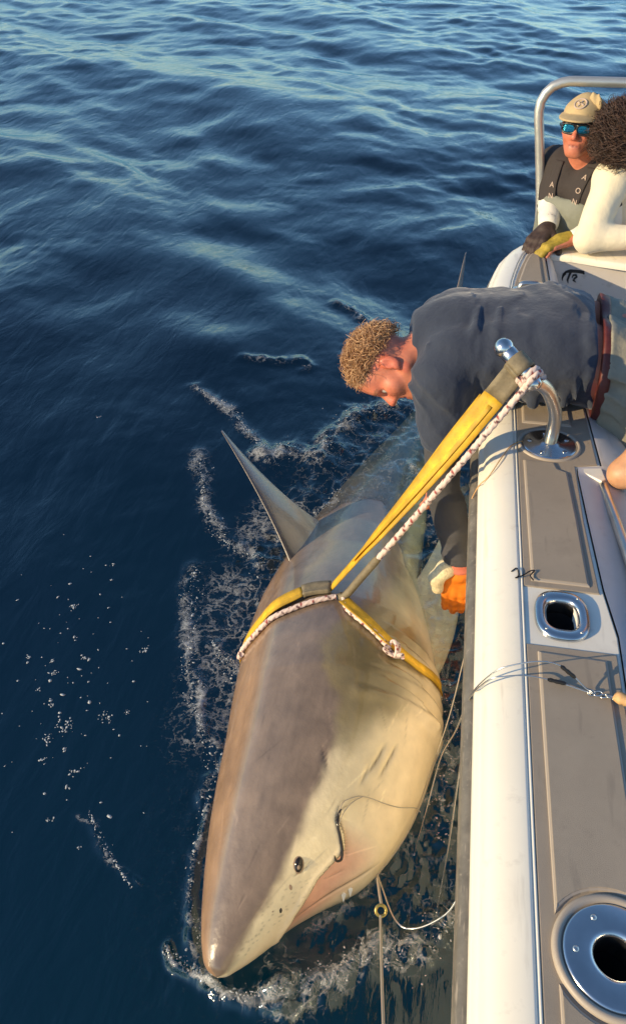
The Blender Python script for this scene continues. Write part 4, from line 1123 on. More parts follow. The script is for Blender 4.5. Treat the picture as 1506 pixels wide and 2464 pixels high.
def head_field(c, R, sc=1.0):
    """local axes: x to the person's left, y front, z up"""
    c = np.array(c, float)
    add = [ell((0, -.018, .035), (.076, .097, .092)), ell((0, .026, -.03), (.06, .070, .085)), cone((0, .060, -.098), (0, .072, -.090), .022, .02),
           cone((-.030, .082, .026), (.030, .082, .026), .013, .013), ell((0, .06, .055), (.055, .036, .045))]
    for s in (-1, 1):
        add += [cone((s * .056, -.004, -.055), (s * .018, .064, -.100), .020, .020), ell((s * .040, .056, -.026), (.026, .028, .028))]
    nose = [cone((0, .088, .014), (0, .112, -.028), .0085, .0135), cone((-.012, .098, -.034), (.012, .098, -.034), .0085, .0085)]
    lips = [cone((-.019, .083, -.062), (.019, .083, -.062), .0075, .0075), cone((-.017, .082, -.075), (.017, .082, -.075), .0085, .0085)]
    ears = [ell((s * .079, -.012, -.004), (.0115, .021, .034)) for s in (-1, 1)] + [cone((s * .078, -.002, -.030), (s * .077, .002, -.036), .008, .006) for s in (-1, 1)]
    sock = [ell((s * .032, .096, .003), (.017, .018, .0115)) for s in (-1, 1)]
    conc = [ell((s * .0915, -.008, .0), (.0075, .011, .019)) for s in (-1, 1)]
    balls = [ell((s * .031, .073, .002), (.0128, .0128, .0128)) for s in (-1, 1)]
    def f(P):
        q = (P - c) @ R / sc
        d = union(add, .022)(q)
        d = smin(d, union(nose, .012)(q), .010)
        for e in sock: d = smax(d, -e(q), .010)
        d = smin(d, union(lips, .005)(q), .008)
        d = smax(d, -cone((-.020, .0905, -.0685), (.020, .0905, -.0685), .0028, .0028)(q), .004)
        for e in balls: d = np.minimum(d, e(q))
        for e in ears: d = smin(d, e(q), .006)
        for e in conc: d = smax(d, -e(q), .005)
        return d * sc
    return local(f, c, .26, .15)
def head_colour(V, c, R, skin, lip=(.42, .12, .09), brow=(.20, .12, .07), hair=None, hairfn=None, stubble=0, sc=1.0):
    q = (V - np.array(c)) @ R / sc; n = fbm(V, 40, 3, 2); n2 = fbm(V, 130, 2, 5)
    col = np.array(skin) * (1 + .12 * n + .08 * n2)[:, None]
    red = np.exp(-((q - [0, .11, -.03]) ** 2).sum(1) / .0006) + .7 * np.exp(-((np.abs(q) - [.04, .07, .026]) ** 2).sum(1) / .0007) + .8 * (np.abs(q[:, 0]) > .071) * (np.abs(q[:, 1]) < .04)
    col = col * (1 + np.clip(red, 0, 1)[:, None] * np.array([.05, -.22, -.2]))
    l = np.exp(-(((q[:, 1] > .078) * 1.0 - 1) ** 2) * 99) * np.exp(-((q[:, 2] + .068) / .011) ** 2) * (np.abs(q[:, 0]) < .024)
    col = col * (1 - .7 * l[:, None]) + np.array(lip) * .7 * l[:, None]
    crease = np.exp(-((q[:, 2] + .0685) / .0022) ** 2) * (np.abs(q[:, 0]) < .023) * (q[:, 1] > .075)
    col *= (1 - .6 * crease)[:, None]
    b = np.exp(-((q[:, 2] - .030 - .1 * (np.abs(q[:, 0]) - .03) * -1) / .005) ** 2) * (np.abs(q[:, 0]) > .012) * (np.abs(q[:, 0]) < .050) * (q[:, 1] > .06)
    col = col * (1 - .75 * b[:, None]) + np.array(brow) * .75 * b[:, None]
    for s in (-1, 1):
        r = np.linalg.norm(q - [s * .031, .073, .002], axis=1); eye = r < .0136
        col[eye] = [.62, .58, .52]; ir = eye & (np.hypot(q[:, 0] - s * .031, q[:, 2] - .001) < .0056); col[ir] = [.03, .03, .03]
        lidm = (r < .019) & ~eye; col[lidm] *= .72
    if hairfn is not None:
        m_ = hairfn(q); col = col * (1 - m_[:, None]) + np.array(hair) * (1 + .3 * n)[:, None] * m_[:, None]
    if stubble:
        s_ = sstep(-.045, -.075, q[:, 2]) * (q[:, 1] > .0); col *= (1 - stubble * s_)[:, None]
    return np.clip(col, .004, 1), q

def hand_prims(w, d, n, s, curl=.6, sc=1.0, inf=0.0, spread=1.0, fingers=True, thumb=True, thumb_dir=None):
    """w wrist, d direction of the fingers, n way the palm faces, s thumb side"""
    w, d, n, s = [np.array(v, float) for v in (w, d, n, s)]
    d /= np.linalg.norm(d); n -= d * n.dot(d); n /= np.linalg.norm(n); s -= d * s.dot(d); s -= n * s.dot(n); s /= np.linalg.norm(s)
    P = [cone(w - d * .01, w + d * .03, .024 * sc + inf, .026 * sc + inf)]; T_ = []
    offs = (.030, .0105, -.0095, -.0285); lens = (.070, .080, .074, .058)
    for o, L_ in zip(offs, lens):
        a = w + s * o * .55 * sc + d * .012 * sc; b = w + s * o * sc + d * (.090 - abs(o) * .25) * sc
        P.append(cone(a, b, .0155 * sc + inf, .0125 * sc + inf))
        if not fingers: continue
        ang = curl * .35; p = b; rad_ = .0098 * sc + inf
        for fr, da in ((.45, .65), (.31, .95), (.24, .7)):
            ang += curl * da * .75; e = d * math.cos(ang) + n * math.sin(ang) + s * o * 1.2 * spread * math.cos(ang)
            e /= np.linalg.norm(e); q = p + e * L_ * fr * sc; P.append(cone(p, q, rad_, rad_ * .9)); p = q; rad_ *= .9
    if thumb:
        p = w + d * .022 * sc + s * .022 * sc; td = np.array(thumb_dir, float) if thumb_dir is not None else d * .55 + s * .75 + n * .35
        td /= np.linalg.norm(td); rad_ = .0145 * sc + inf
        for L_, bend in ((.042, 0), (.032, .25), (.026, .3)):
            td = td + (d * .8 + n * .4) * bend; td /= np.linalg.norm(td); q = p + td * L_ * sc; T_.append(cone(p, q, rad_, rad_ * .88)); p = q; rad_ *= .88
    return P, T_

def folds(f, dirv, freq, amp, mask=None, seed=0, warp=.06):
    dirv = np.array(dirv, float); dirv /= np.linalg.norm(dirv)
    def g_(P):
        d = f(P); near = np.abs(d) < .06
        if near.any():
            Q = P[near]; u = Q @ dirv + warp * vnoise(Q, 5, seed) + .4 * warp * vnoise(Q, 13, seed + 3)
            r = vnoise(np.stack([u * freq, 0 * u + seed, .15 * freq * (Q[:, 2])], 1), 1.0, seed + 7)
            r2 = 1 - 2 * np.abs(r)
            a = amp * (r2 * .6 + .4 * r) + amp * .35 * vnoise(Q, 22, seed + 9)
            if mask is not None: a = a * mask(Q)
            d = d.copy(); d[near] = d[near] - a
        return d
    return g_

def curls(name, c, R, where, n, colour, mat_, parent, length=.035, rad_=.0022, out=.4, rx=(.080, .102, .098), off=(0, -.018, .037), curl=1.0, seed=1, along=None):
    r = np.random.RandomState(seed); b = MB(); c = np.array(c, float); k = 0; tries = 0
    while k < n and tries < n * 30:
        tries += 1
        v = r.normal(size=3); v /= np.linalg.norm(v); p = np.array(off) + v * np.array(rx)
        if not where(p): continue
        k += 1
        nn = v / np.array(rx); nn /= np.linalg.norm(nn)
        t1 = np.cross(nn, r.normal(size=3)); t1 /= np.linalg.norm(t1)
        if along is not None:
            t1 = np.array(along(p)) + .5 * t1; t1 -= nn * nn.dot(t1) * .8; t1 /= np.linalg.norm(t1)
        t2 = np.cross(nn, t1); L_ = length * r.uniform(.5, 1.4); s = np.linspace(0, 1, 7); ph = r.uniform(0, 6); cu = curl * r.uniform(2, 6)
        pts = p + np.outer(s * L_, t1 * (1 - out) + nn * out) + np.outer(np.sin(ph + s * cu) - math.sin(ph), t2) * L_ * .28 + np.outer(np.cos(ph + s * cu) - math.cos(ph), nn) * L_ * .18
        pts = pts + nn * .002
        V, F = tube_arrays(pts @ R.T + c, rad_ * r.uniform(.7, 1.3) * (1 - .75 * s ** 1.5), 5)
        cc_ = np.array(colour[0]) + (np.array(colour[1]) - np.array(colour[0])) * r.uniform(0, 1) ** 1.3
        b.add(V, F, cc_)
    return link(name, b.mesh(name), mat_, parent)

SKIN_RED = (.62, .215, .125); SKIN_PALE = (.56, .27, .19)

# ---- the man hanging over the side
man = empty('person', 'man in a navy T-shirt bending over the gunwale with his face above the water', 'person', 'crew on the boat')
HC = A3(-.140, 2.165, .874); HR = basis((-1, .05, .04), (-.06, -.50, -.86))
hf = head_field(HC, HR, .93)
torso = [cone((.06, 2.17, .915), (.30, 2.19, .945), .098, .112), cone((.06, 2.36, .93), (.30, 2.35, .95), .098, .115), cone((.30, 2.19, .945), (.52, 2.20, .91), .112, .115), cone((.30, 2.35, .95), (.52, 2.36, .91), .115, .118),
         cone((.02, 2.265, .955), (.34, 2.27, .965), .085, .115)]
shoulder = [cone((.055, 2.14, .92), (.015, 2.085, .885), .085, .07), cone((.05, 2.40, .93), (.01, 2.46, .90), .085, .07)]
armL = [cone((.012, 2.075, .875), (.055, 2.00, .60), .056, .046), cone((.055, 2.00, .60), (.140, 1.945, .31), .045, .033)]
armR = [cone((.01, 2.47, .89), (.02, 2.52, .62), .056, .046), cone((.02, 2.52, .62), (.06, 2.36, .36), .045, .033)]
neck = [cone(HC + HR @ A3(0, -.028, -.055), (-.005, 2.255, .955), .054, .066)]
legs = [cone((.54, 2.20, .88), (.69, 2.08, .53), .11, .075), cone((.54, 2.36, .88), (.72, 2.36, .53), .11, .075), cone((.69, 2.08, .53), (.76, 2.12, .19), .062, .042), cone((.72, 2.36, .53), (.76, 2.4, .19), .062, .042)]
feet = [cone((.76, 2.12, .19), (.64, 2.08, .18), .042, .033), cone((.76, 2.4, .19), (.64, 2.4, .18), .042, .033)]
gw = A3(.143, 1.943, .300); gd = A3(.08, -.16, -.98); gs = A3(-1, -.15, 0); gn = A3(0, 1, -.1)
hp, ht = hand_prims(gw, gd, gn, gs, .25, 1.0)
hp2, ht2 = hand_prims((.06, 2.36, .36), (-.1, -.5, -.85), (-.4, .7, -.4), (-.8, -.5, .3), .5, 1.0)
bodyf = union([hf] + neck + torso + shoulder + armL + armR + legs + feet, .028)
def body_all(P):
    return np.minimum(smin(bodyf(P), local(union(hp + ht, .006), gw + gd * .08, .22, .12)(P), .008), local(union(hp2 + ht2, .006), (.04, 2.31, .29), .22, .13)(P))
me, V = sdf_mesh('body', body_all, (-.34, 1.84, .05), (.84, 2.62, 1.12), .0048)
hairmask = lambda q: np.clip(sstep(.055, .075, q[:, 2] + .35 * np.maximum(0, -q[:, 1] + .05) - .55 * np.maximum(0, q[:, 1] - .02) * 0) * sstep(.085, .06, q[:, 1]), 0, 1) * (np.abs(q[:, 0]) < .2)
colr, q = head_colour(V, HC, HR, SKIN_RED, hair=(.16, .10, .055), hairfn=hairmask, stubble=.1, sc=.93)
set_attr(me, 'Col', colr); link('body', me, M['skin'], man)
def hair_where(p): return (p[2] + .42 * max(0, -p[1] + .055) > .080) and p[1] < .064 and p[2] > -.045
curls('hair', HC, HR * .93, hair_where, 3000, [(.26, .12, .055), (.78, .48, .24)], M['hair_blond'], man, .036, .0011, .42, curl=1.5, seed=3, along=lambda p: (0, .2, .1))
shirt = union(torso + shoulder + [cone((-.07, 2.245, .93), (.06, 2.26, .955), .072, .10)], .03)
RIDGES = []
for x0, dx, w_ in ((.105, -.03, .014), (.165, -.02, .017), (.215, .0, .015), (.275, .015, .019), (.345, .03, .016), (.40, .03, .017)):
    q = [(x0, 2.215, 1.064), (x0 + dx * .3, 2.128, 1.028), (x0 + dx * .7, 2.074, .945), (x0 + dx, 2.072, .85)]
    RIDGES += [cone(q[0], q[1], w_ * .35, w_), cone(q[1], q[2], w_, w_ * 1.1), cone(q[2], q[3], w_ * 1.1, w_ * .6)]
for (p0, p1, p2) in (((.0, 2.03, .86), (.06, 2.05, .80), (.11, 2.10, .86)), ((.0, 2.0, .79), (.05, 2.0, .74), (.10, 2.03, .77)), ((-.03, 2.12, .98), (-.015, 2.06, .90), (-.02, 2.02, .80))):
    RIDGES += [cone(p0, p1, .006, .013), cone(p1, p2, .013, .005)]
def RIDGE(P):
    d = np.full(len(P), .2)
    m_ = P[:, 1] < 2.26
    if m_.any(): d[m_] = np.min([g_(P[m_]) for g_ in RIDGES], 0)
    return d
def shirtf(P):
    d = shirt(P) - .016
    d = smax(d, -plane((-.088, 2.25, .95), (.97, .1, -.05))(P), .01)
    d = smax(d, plane((.462, 2.28, .92), (.97, -.05, .18))(P), .008)
    sl = clip(union([cone((.02, 2.09, .885), (.050, 2.03, .665), .078, .074), cone((.02, 2.46, .9), (.02, 2.50, .68), .078, .074)], .02), [plane((.05, 2.03, .70), (.12, -.2, -1))], .006)(P)
    d = smin(d, sl, .03)
    near = np.abs(d) < .08
    if near.any():
        d = d.copy(); d[near] = smin(d[near], RIDGE(P[near]), .011)
    return d
shirtf2 = folds(folds(shirtf, (1, .25, -.25), 24, .017, lambda Q: sstep(.02, .20, Q[:, 0]) * (.45 + .55 * sstep(1.08, .9, Q[:, 2])), 4), (.7, .2, .5), 20, .012, lambda Q: sstep(.16, .02, Q[:, 0]) * sstep(.98, .86, Q[:, 2]), 6)
me, V = sdf_mesh('t_shirt', shirtf2, (-.12, 1.92, .60), (.62, 2.64, 1.12), .0048)
link('t_shirt', me, M['tshirt'], man)
und = folds(union([cone((.03, 2.055, .78), (.055, 2.00, .60), .060, .056), cone((.055, 2.00, .60), (.138, 1.946, .318), .056, .047)], .015), (.2, .3, 1), 16, .007, None, 8, .04)
me, V = sdf_mesh('long_sleeve', clip(und, [plane((.137, 1.947, .318), gd)], .004), (-.06, 1.85, .27), (.22, 2.16, .86), .0045); link('long_sleeve', me, M['undersleeve'], man)
und = union([cone((.01, 2.47, .8), (.02, 2.52, .62), .060, .056), cone((.02, 2.52, .62), (.055, 2.37, .385), .056, .045)], .015)
me, V = sdf_mesh('long_sleeve', und, (-.09, 2.3, .32), (.13, 2.62, .88), .007); link('long_sleeve', me, M['undersleeve'], man)
sh = folds(union([cone((.44, 2.195, .925), (.56, 2.19, .87), .134, .140), cone((.44, 2.365, .93), (.56, 2.365, .87), .136, .140), cone((.56, 2.19, .87), (.665, 2.09, .58), .138, .114), cone((.56, 2.365, .87), (.69, 2.36, .58), .138, .114)], .05), (.25, -.35, .9), 15, .011, None, 12, .07)
me, V = sdf_mesh('shorts', clip(sh, [plane((.66, 2.1, .585), (.25, -.2, -1)), plane((.484, 2.28, .93), (-.97, .05, -.05))], .006), (.38, 1.94, .45), (.86, 2.54, 1.06), .006); link('shorts', me, M['shorts'], man)
bt = union([cone((.43, 2.195, .925), (.555, 2.19, .875), .136, .143), cone((.43, 2.365, .93), (.555, 2.365, .875), .138, .143)], .05)
me, V = sdf_mesh('belt', clip(bt, [plane((.497, 2.28, .93), (.97, -.05, .05)), plane((.466, 2.28, .93), (-.97, .05, -.05))], .004), (.38, 1.98, .72), (.68, 2.52, 1.1), .006); link('belt', me, M['belt'], man)
for y, y2 in ((2.12, 2.08), (2.40, 2.40)):
    bf = union([cone((.757, y, .30), (.76, y, .19), .054, .052), cone((.76, y, .192), (.625, y2, .186), .046, .04)], .02)
    me, V = sdf_mesh('boot', clip(bf, [plane((.75, y, .33), (0, 0, 1)), plane((.7, y, .150), (0, 0, -1))], .004), (.55, 1.98, .12), (.84, 2.5, .37), .007); link('boot', me, M['black_rubber'], man)
# glove: orange fingers and back, cream thumb and web, salmon cuff
gp, gt = hand_prims(gw, gd, gn, gs, .2, 1.25, .0042)
me, V = sdf_mesh('glove', folds(union(gp[0:], .007), (0, .3, 1), 20, .002, None, 3, .02), (.02, 1.76, -.02), (.28, 2.06, .36), .0036); gl_o = link('glove', me, M['glove_orange'], man)
gt2 = [cone(gw - gd * .005 + gs * .010, gw + gd * .010 + gs * .045 - A3(0, .012, 0), .029, .028), cone(gw + gd * .010 + gs * .045 - A3(0, .012, 0), gw + gd * .045 + gs * .070 - A3(0, .012, 0), .028, .0245), cone(gw + gd * .045 + gs * .070 - A3(0, .012, 0), gw + gd * .088 + gs * .066 - A3(0, .008, 0), .0245, .019)]
me, V = sdf_mesh('glove_thumb', folds(union(gt2, .012), (1, 0, 1), 24, .0025, None, 5, .03), (.0, 1.82, .12), (.24, 2.03, .38), .0036); link('glove_thumb', me, M['glove_cream'], gl_o)
me, V = sdf_mesh('glove_cuff', clip(folds(cone(gw - gd * .03, gw + gd * .03, .043, .041), gd, 60, .0015, None, 6, .01), [plane(gw + gd * .016, gd), plane(gw - gd * .022, -gd)], .004), (.06, 1.86, .22), (.23, 2.03, .38), .0036); link('glove_cuff', me, M['glove_salmon'], gl_o)

# ---- the capped man behind the transom
cap_man = empty('person', 'man in a tan cap and mirrored sunglasses leaning on the stern corner', 'person', 'crew on the boat')
HC2 = A3(.474, 3.60, 1.250); HR2 = basis((.02, .06, 1), (-.34, -.93, .04))
hf2 = head_field(HC2, HR2, .88)
fx = A3(-.62, -.78, 0); lx = A3(.78, -.62, 0)
ch = A3(.530, 3.675, 1.02)
tor2 = [cone(ch + lx * .07 + (0, 0, -.02), ch + lx * .05 + (.03, .06, -.42), .105, .12), cone(ch - lx * .07 + (0, 0, -.02), ch - lx * .05 + (.03, .06, -.42), .105, .12)]
shR = ch - lx * .155 + A3(0, 0, .035); shL = ch + lx * .145 + A3(0, 0, .03)
eR = A3(.418, 3.665, .915); wR = A3(.405, 3.515, .872); eL = A3(.648, 3.53, .90); wL = A3(.500, 3.440, .850)
arms2 = [cone(ch - lx * .08 + A3(0, 0, .04), shR, .075, .062), cone(ch + lx * .08 + A3(0, 0, .04), shL, .075, .062), cone(shR, eR, .05, .043), cone(eR, wR, .042, .029), cone(shL, eL, .05, .043), cone(eL, wL, .042, .029)]
nk2 = [cone(HC2 + HR2 @ A3(0, -.028, -.06), ch + A3(0, 0, .07), .052, .064)]
hipc = ch + A3(.03, .06, -.42)
lg2 = [cone(hipc + lx * .09, hipc + lx * .10 + fx * .12 + A3(0, 0, -.26), .085, .06), cone(hipc - lx * .09, hipc - lx * .10 + fx * .12 + A3(0, 0, -.26), .085, .06),
       cone(hipc + lx * .10 + fx * .12 + A3(0, 0, -.26), hipc + lx * .1 - fx * .26 + A3(0, 0, -.33), .055, .04), cone(hipc - lx * .10 + fx * .12 + A3(0, 0, -.26), hipc - lx * .1 - fx * .26 + A3(0, 0, -.33), .055, .04)]
hR, tR = hand_prims(wR, A3(-.45, -.75, -.36), (0, -.2, -1), (.75, -.5, 0), .35, 1.05)
hL, tL = hand_prims(wL, A3(-.85, -.35, -.22), (0, -.1, -1), (-.3, .9, 0), .55, 1.05)
f2 = union([hf2] + nk2 + tor2 + arms2 + lg2, .025)
me, V = sdf_mesh('body', lambda P: np.minimum(smin(f2(P), local(union(hR + tR, .006), wR + A3(-.04, -.06, -.03), .22, .12)(P), .008), local(union(hL + tL, .006), wL + A3(-.07, -.03, -.02), .22, .12)(P)), (.20, 3.28, .14), (.95, 4.15, 1.42), .0055)
colr, q = head_colour(V, HC2, HR2, SKIN_RED, stubble=.12, sc=.88); set_attr(me, 'Col', colr); link('body', me, M['skin'], cap_man)
ts = union(tor2 + arms2[:2], .03)
sl2 = union([cone(shR, shR + (eR - shR) * .80, .066, .062), cone(shL, shL + (eL - shL) * .42, .066, .064)], .01)
tf2 = folds(lambda P: smin(clip(ts, [plane(ch + A3(0, 0, .118), (.0, -.1, 1)), plane(ch + A3(0, 0, -.44), (0, 0, -1))])(P) - .012, clip(sl2, [plane(shR + (eR - shR) * .80, (eR - shR))] if False else [])(P), .02), (.3, -.4, .8), 14, .008, None, 21)
me, V = sdf_mesh('t_shirt', tf2, (.22, 3.4, .52), (.92, 4.0, 1.2), .0055); link('t_shirt', me, M['black_shirt'], cap_man)
ws = folds(union([cone(shR + (eR - shR) * .55, eR, .056, .052), cone(eR, eR + (wR - eR) * .84, .052, .041)], .015), (wR - eR), 26, .004, None, 22, .03)
me, V = sdf_mesh('white_sleeve', ws, (.3, 3.4, .78), (.52, 3.85, 1.08), .0045); link('white_sleeve', me, M['white_cloth'], cap_man)
ws = folds(union([cone(shL + (eL - shL) * .1, eL, .055, .052), cone(eL, eL + (wL - eL) * .86, .050, .036)], .015), (wL - eL), 24, .004, None, 23, .03)
me, V = sdf_mesh('white_sleeve', ws, (.42, 3.36, .76), (.78, 3.70, 1.12), .0045); link('white_sleeve', me, M['white_cloth'], cap_man)
link('wrist_strap', MB().tube([eR + (wR - eR) * .76, eR + (wR - eR) * .82, eR + (wR - eR) * .95, eR + (wR - eR) * 1.0], [.040, .043, .037, .034], 18).mesh('wrist_strap'), M['brown_strap'], cap_man)
for nm, w_, d_, n_, s_, cu, mt in (('glove', wR, A3(-.45, -.75, -.36), (0, -.2, -1), (.75, -.5, 0), .35, 'glove_dark'), ('glove', wL - A3(.02, 0, 0), A3(-.85, -.35, -.22), (0, -.1, -1), (-.3, .9, 0), .55, 'glove_yellow')):
    a, b_ = hand_prims(w_, d_, n_, s_, cu, 1.12, .004)
    me, V = sdf_mesh(nm, union(a + b_, .006), (.18, 3.22, .74), (.60, 3.64, .96), .0042); link(nm, me, M[mt], cap_man)
bibf = clip(union([cone(ch + fx * .035 + lx * .05 + A3(0, 0, -.10), hipc + lx * .07 + fx * .02, .105, .128), cone(ch + fx * .035 - lx * .05 + A3(0, 0, -.10), hipc - lx * .07 + fx * .02, .105, .128)], .03), [plane(ch + A3(0, 0, -.115), fx * .6 * -1 + A3(0, 0, 1))], .006)
me, V = sdf_mesh('bib_trousers', smin and (lambda P: np.minimum(bibf(P), union([cone(hipc + lx * .09, hipc + lx * .10 + fx * .12 + A3(0, 0, -.26), .1, .075), cone(hipc - lx * .09, hipc - lx * .10 + fx * .12 + A3(0, 0, -.26), .1, .075), cone(hipc + lx * .10 + fx * .12 + A3(0, 0, -.26), hipc + lx * .1 - fx * .26 + A3(0, 0, -.33), .068, .055), cone(hipc - lx * .10 + fx * .12 + A3(0, 0, -.26), hipc - lx * .1 - fx * .26 + A3(0, 0, -.33), .068, .055)], .03)(P))), (.2, 3.35, .12), (.95, 4.15, 1.02), .007)
link('bib_trousers', me, M['bib'], cap_man)
# braces with printed letters
def on_field(f, p, d, n=60):
    p = np.array(p, float); d = np.array(d, float) / np.linalg.norm(d)
    for _ in range(n):
        s_ = float(f(p[None])[0]); p = p + d * s_ * .8
    return p
for s in (-1, 1):
    pts = [on_field(tf2, ch + lx * s * (.075 - .005 * k) + fx * .4 + A3(0, 0, .085 - .042 * k), -fx) + fx * .004 for k in range(6)]
    P_ = smooth_path(pts, 26); b = MB(); ribbon(b, P_, np.tile(lx * .019, (26, 1)), .0025); br = link('brace', b.mesh('brace'), M['black_shirt'], cap_man)
    for ltr, k in (('A', 1.15), ('O', 2.25), ('N', 3.35)) if s > 0 else (('A', 2.2), ('N', 3.3)):
        cu = bpy.data.curves.new('letter', 'FONT'); cu.body = ltr; cu.size = .031; cu.extrude = .0012; cu.align_x = 'CENTER'; cu.align_y = 'CENTER'
        to = bpy.data.objects.new('letter', cu); C.objects.link(to); bpy.context.view_layer.update()
        me = bpy.data.meshes.new_from_object(to.evaluated_get(bpy.context.evaluated_depsgraph_get())); bpy.data.objects.remove(to)
        i = int(k / 5 * 25); p = P_[i]; dn = P_[min(25, i + 2)] - P_[max(0, i - 2)]; dn /= np.linalg.norm(dn); nr_ = np.cross(lx, dn) ; nr_ *= np.sign(nr_.dot(fx)); xr = np.cross(-dn, nr_)
        Mx = Matrix(((xr[0], -dn[0], nr_[0], p[0] + nr_[0] * .0048), (xr[1], -dn[1], nr_[1], p[1] + nr_[1] * .0048), (xr[2], -dn[2], nr_[2], p[2] + nr_[2] * .0048), (0, 0, 0, 1)))
        me.transform(Mx); link('letter', me, M['print'], br, smooth=False)
# cap
def hl(c, R, pts): return np.asarray(pts, float) @ R.T * .88 + np.array(c)
capf_l = union([ell((0, -.012, .058), (.093, .121, .070)), cone((0, -.02, .085), (0, .0, .095), .05, .045)], .03)
brim_l = lambda q: smax(np.abs(q[:, 2] - (.066 - 2.2 * q[:, 0] ** 2 - .20 * (q[:, 1] - .08))) - .0035, np.hypot(q[:, 0] / .092, (q[:, 1] - .055) / .128) * .08 - .08, .003)
capfn = lambda P: (lambda q: np.minimum(clip(capf_l, [lambda k: -(k[:, 2] - .046 - .10 * (k[:, 1] + .02))], .004)(q), smax(brim_l(q), -(q[:, 1] - .045), .003)) * .88)((P - HC2) @ HR2 / .88)
me, V = sdf_mesh('cap', folds(capfn, (1, .3, .6), 10, .003, None, 31, .05), HC2 - .2, HC2 + .24, .004); cap = link('cap', me, M['cap'], cap_man)
a = np.linspace(0, 6.3, 30)
pc = on_field(lambda P: capf_l(P), (-.008, .3, .104), (0, -1, 0)); 
ring = MB(); nrm_ = A3(0, .85, .5); nrm_ /= np.linalg.norm(nrm_); ux = A3(1, 0, 0); uy = np.cross(nrm_, ux)
ring.tube(hl(HC2, HR2, [on_field(capf_l, pc + .2 * nrm_ + ux * .026 * math.cos(u) + uy * .026 * math.sin(u), -nrm_) + nrm_ * .002 for u in a]), .0035, 6)
for k in range(4):
    u = k * math.pi / 2 + .4; ring.tube(hl(HC2, HR2, [on_field(capf_l, pc + .2 * nrm_ + ux * r_k * math.cos(u) + uy * r_k * math.sin(u), -nrm_) + nrm_ * .002 for r_k in (.004, .012, .018)]), [.003, .005, .002], 6)
link('emblem', ring.mesh('emblem'), M['print'], cap)
ruff = union([ell((.035 + .016 * k, .035 + .006 * k, .125 - .010 * k), (.013, .011, .022)) for k in range(3)], .01)
me, V = sdf_mesh('crown_fold', folds(lambda P: ruff((P - HC2) @ HR2 / .88) * .88, (1, 0, .4), 60, .006, None, 33, .02), HC2 - .22, HC2 + .22, .0042); link('crown_fold', me, M['cap'], cap)
# sunglasses
sg = MB()
for s in (-1, 1):
    a = np.linspace(0, 2 * math.pi, 24, endpoint=False)
    rim = [(s * (.034 + .030 * np.sign(math.cos(u)) * abs(math.cos(u)) ** .7), .103 - .55 * abs(.034 + .030 * math.cos(u) - .0) ** 2 * 4, .004 + .020 * np.sign(math.sin(u)) * abs(math.sin(u)) ** .7) for u in a]
    sg.tube(hl(HC2, HR2, rim + rim[:1]), .0045, 8); sg.tube(hl(HC2, HR2, [(s * .064, .092, .010), (s * .078, .07, .012), (s * .083, -.005, .012)]), [.006, .007, .004], 8)
sg.tube(hl(HC2, HR2, [(-.012, .103, .018), (0, .105, .019), (.012, .103, .018)]), .0055, 8); sg.tube(hl(HC2, HR2, [(-.062, .094, .024), (-.03, .103, .0245), (.03, .103, .0245), (.062, .094, .024)]), .004, 8)
gl2 = link('sunglasses', sg.mesh('sunglasses'), M['frame_black'], cap_man)
for s in (-1, 1):
    u, v = np.meshgrid(np.linspace(-1, 1, 13), np.linspace(-1, 1, 9), indexing='ij'); k_ = np.maximum(np.abs(u), np.abs(v)) / np.maximum(1e-6, (np.abs(u) ** 3 + np.abs(v) ** 3) ** (1 / 3)); u, v = u * k_, v * k_
    x = .034 + .0295 * u; pts = np.stack([s * x, .1035 - 2.2 * (x) ** 2 - 1.0 * (.02 * v) ** 2, .004 + .0195 * v], -1).reshape(-1, 3)
    link('lens', mesh_np('lens', hl(HC2, HR2, pts), grid_faces(13, 9)[:, ::(1 if s > 0 else -1)]), M['lens'], gl2)

# ---- the dark-haired person in cream beside him
cream = empty('person', 'person with dark curly hair in a cream top, half out of frame behind the transom', 'person', 'crew on the boat')
HC3 = A3(.645, 3.46, 1.25); HR3 = basis((-.1, -.15, 1), (.9, -.45, -.25))
ch3 = A3(.76, 3.63, 1.02)
t3 = [cone(ch3 + A3(-.08, 0, .02), ch3 + A3(-.05, .06, -.42), .10, .12), cone(ch3 + A3(.08, 0, .02), ch3 + A3(.05, .06, -.42), .10, .12)]
sL3 = A3(.625, 3.50, 1.085); e3 = A3(.562, 3.395, .875); w3 = A3(.745, 3.37, .90); sR3 = A3(.90, 3.58, 1.07); eR3 = A3(.98, 3.45, .92); wR3 = A3(.86, 3.33, .86)
ar3 = [cone(ch3 + A3(-.06, 0, .05), sL3, .075, .062), cone(ch3 + A3(.08, 0, .05), sR3, .075, .062), cone(sL3, e3, .048, .042), cone(e3, w3, .04, .028), cone(sR3, eR3, .048, .042), cone(eR3, wR3, .04, .028)]
h3 = ch3 + A3(0, .06, -.42)
l3 = [cone(h3 + A3(s * .09, 0, 0), h3 + A3(s * .1, -.09, -.26), .085, .06) for s in (-1, 1)] + [cone(h3 + A3(s * .1, -.09, -.26), h3 + A3(s * .1, .27, -.33), .055, .04) for s in (-1, 1)]
hh, tt_ = hand_prims(w3, (.9, -.1, -.3), (0, .3, -1), (.2, -.9, 0), .5); hh2, tt2 = hand_prims(wR3, (-.8, -.4, -.3), (0, .3, -1), (.2, .9, 0), .5)
f3 = union([head_field(HC3, HR3), cone(HC3 + HR3 @ A3(0, -.028, -.06), ch3 + A3(-.02, -.02, .08), .05, .06)] + t3 + ar3 + l3, .025)
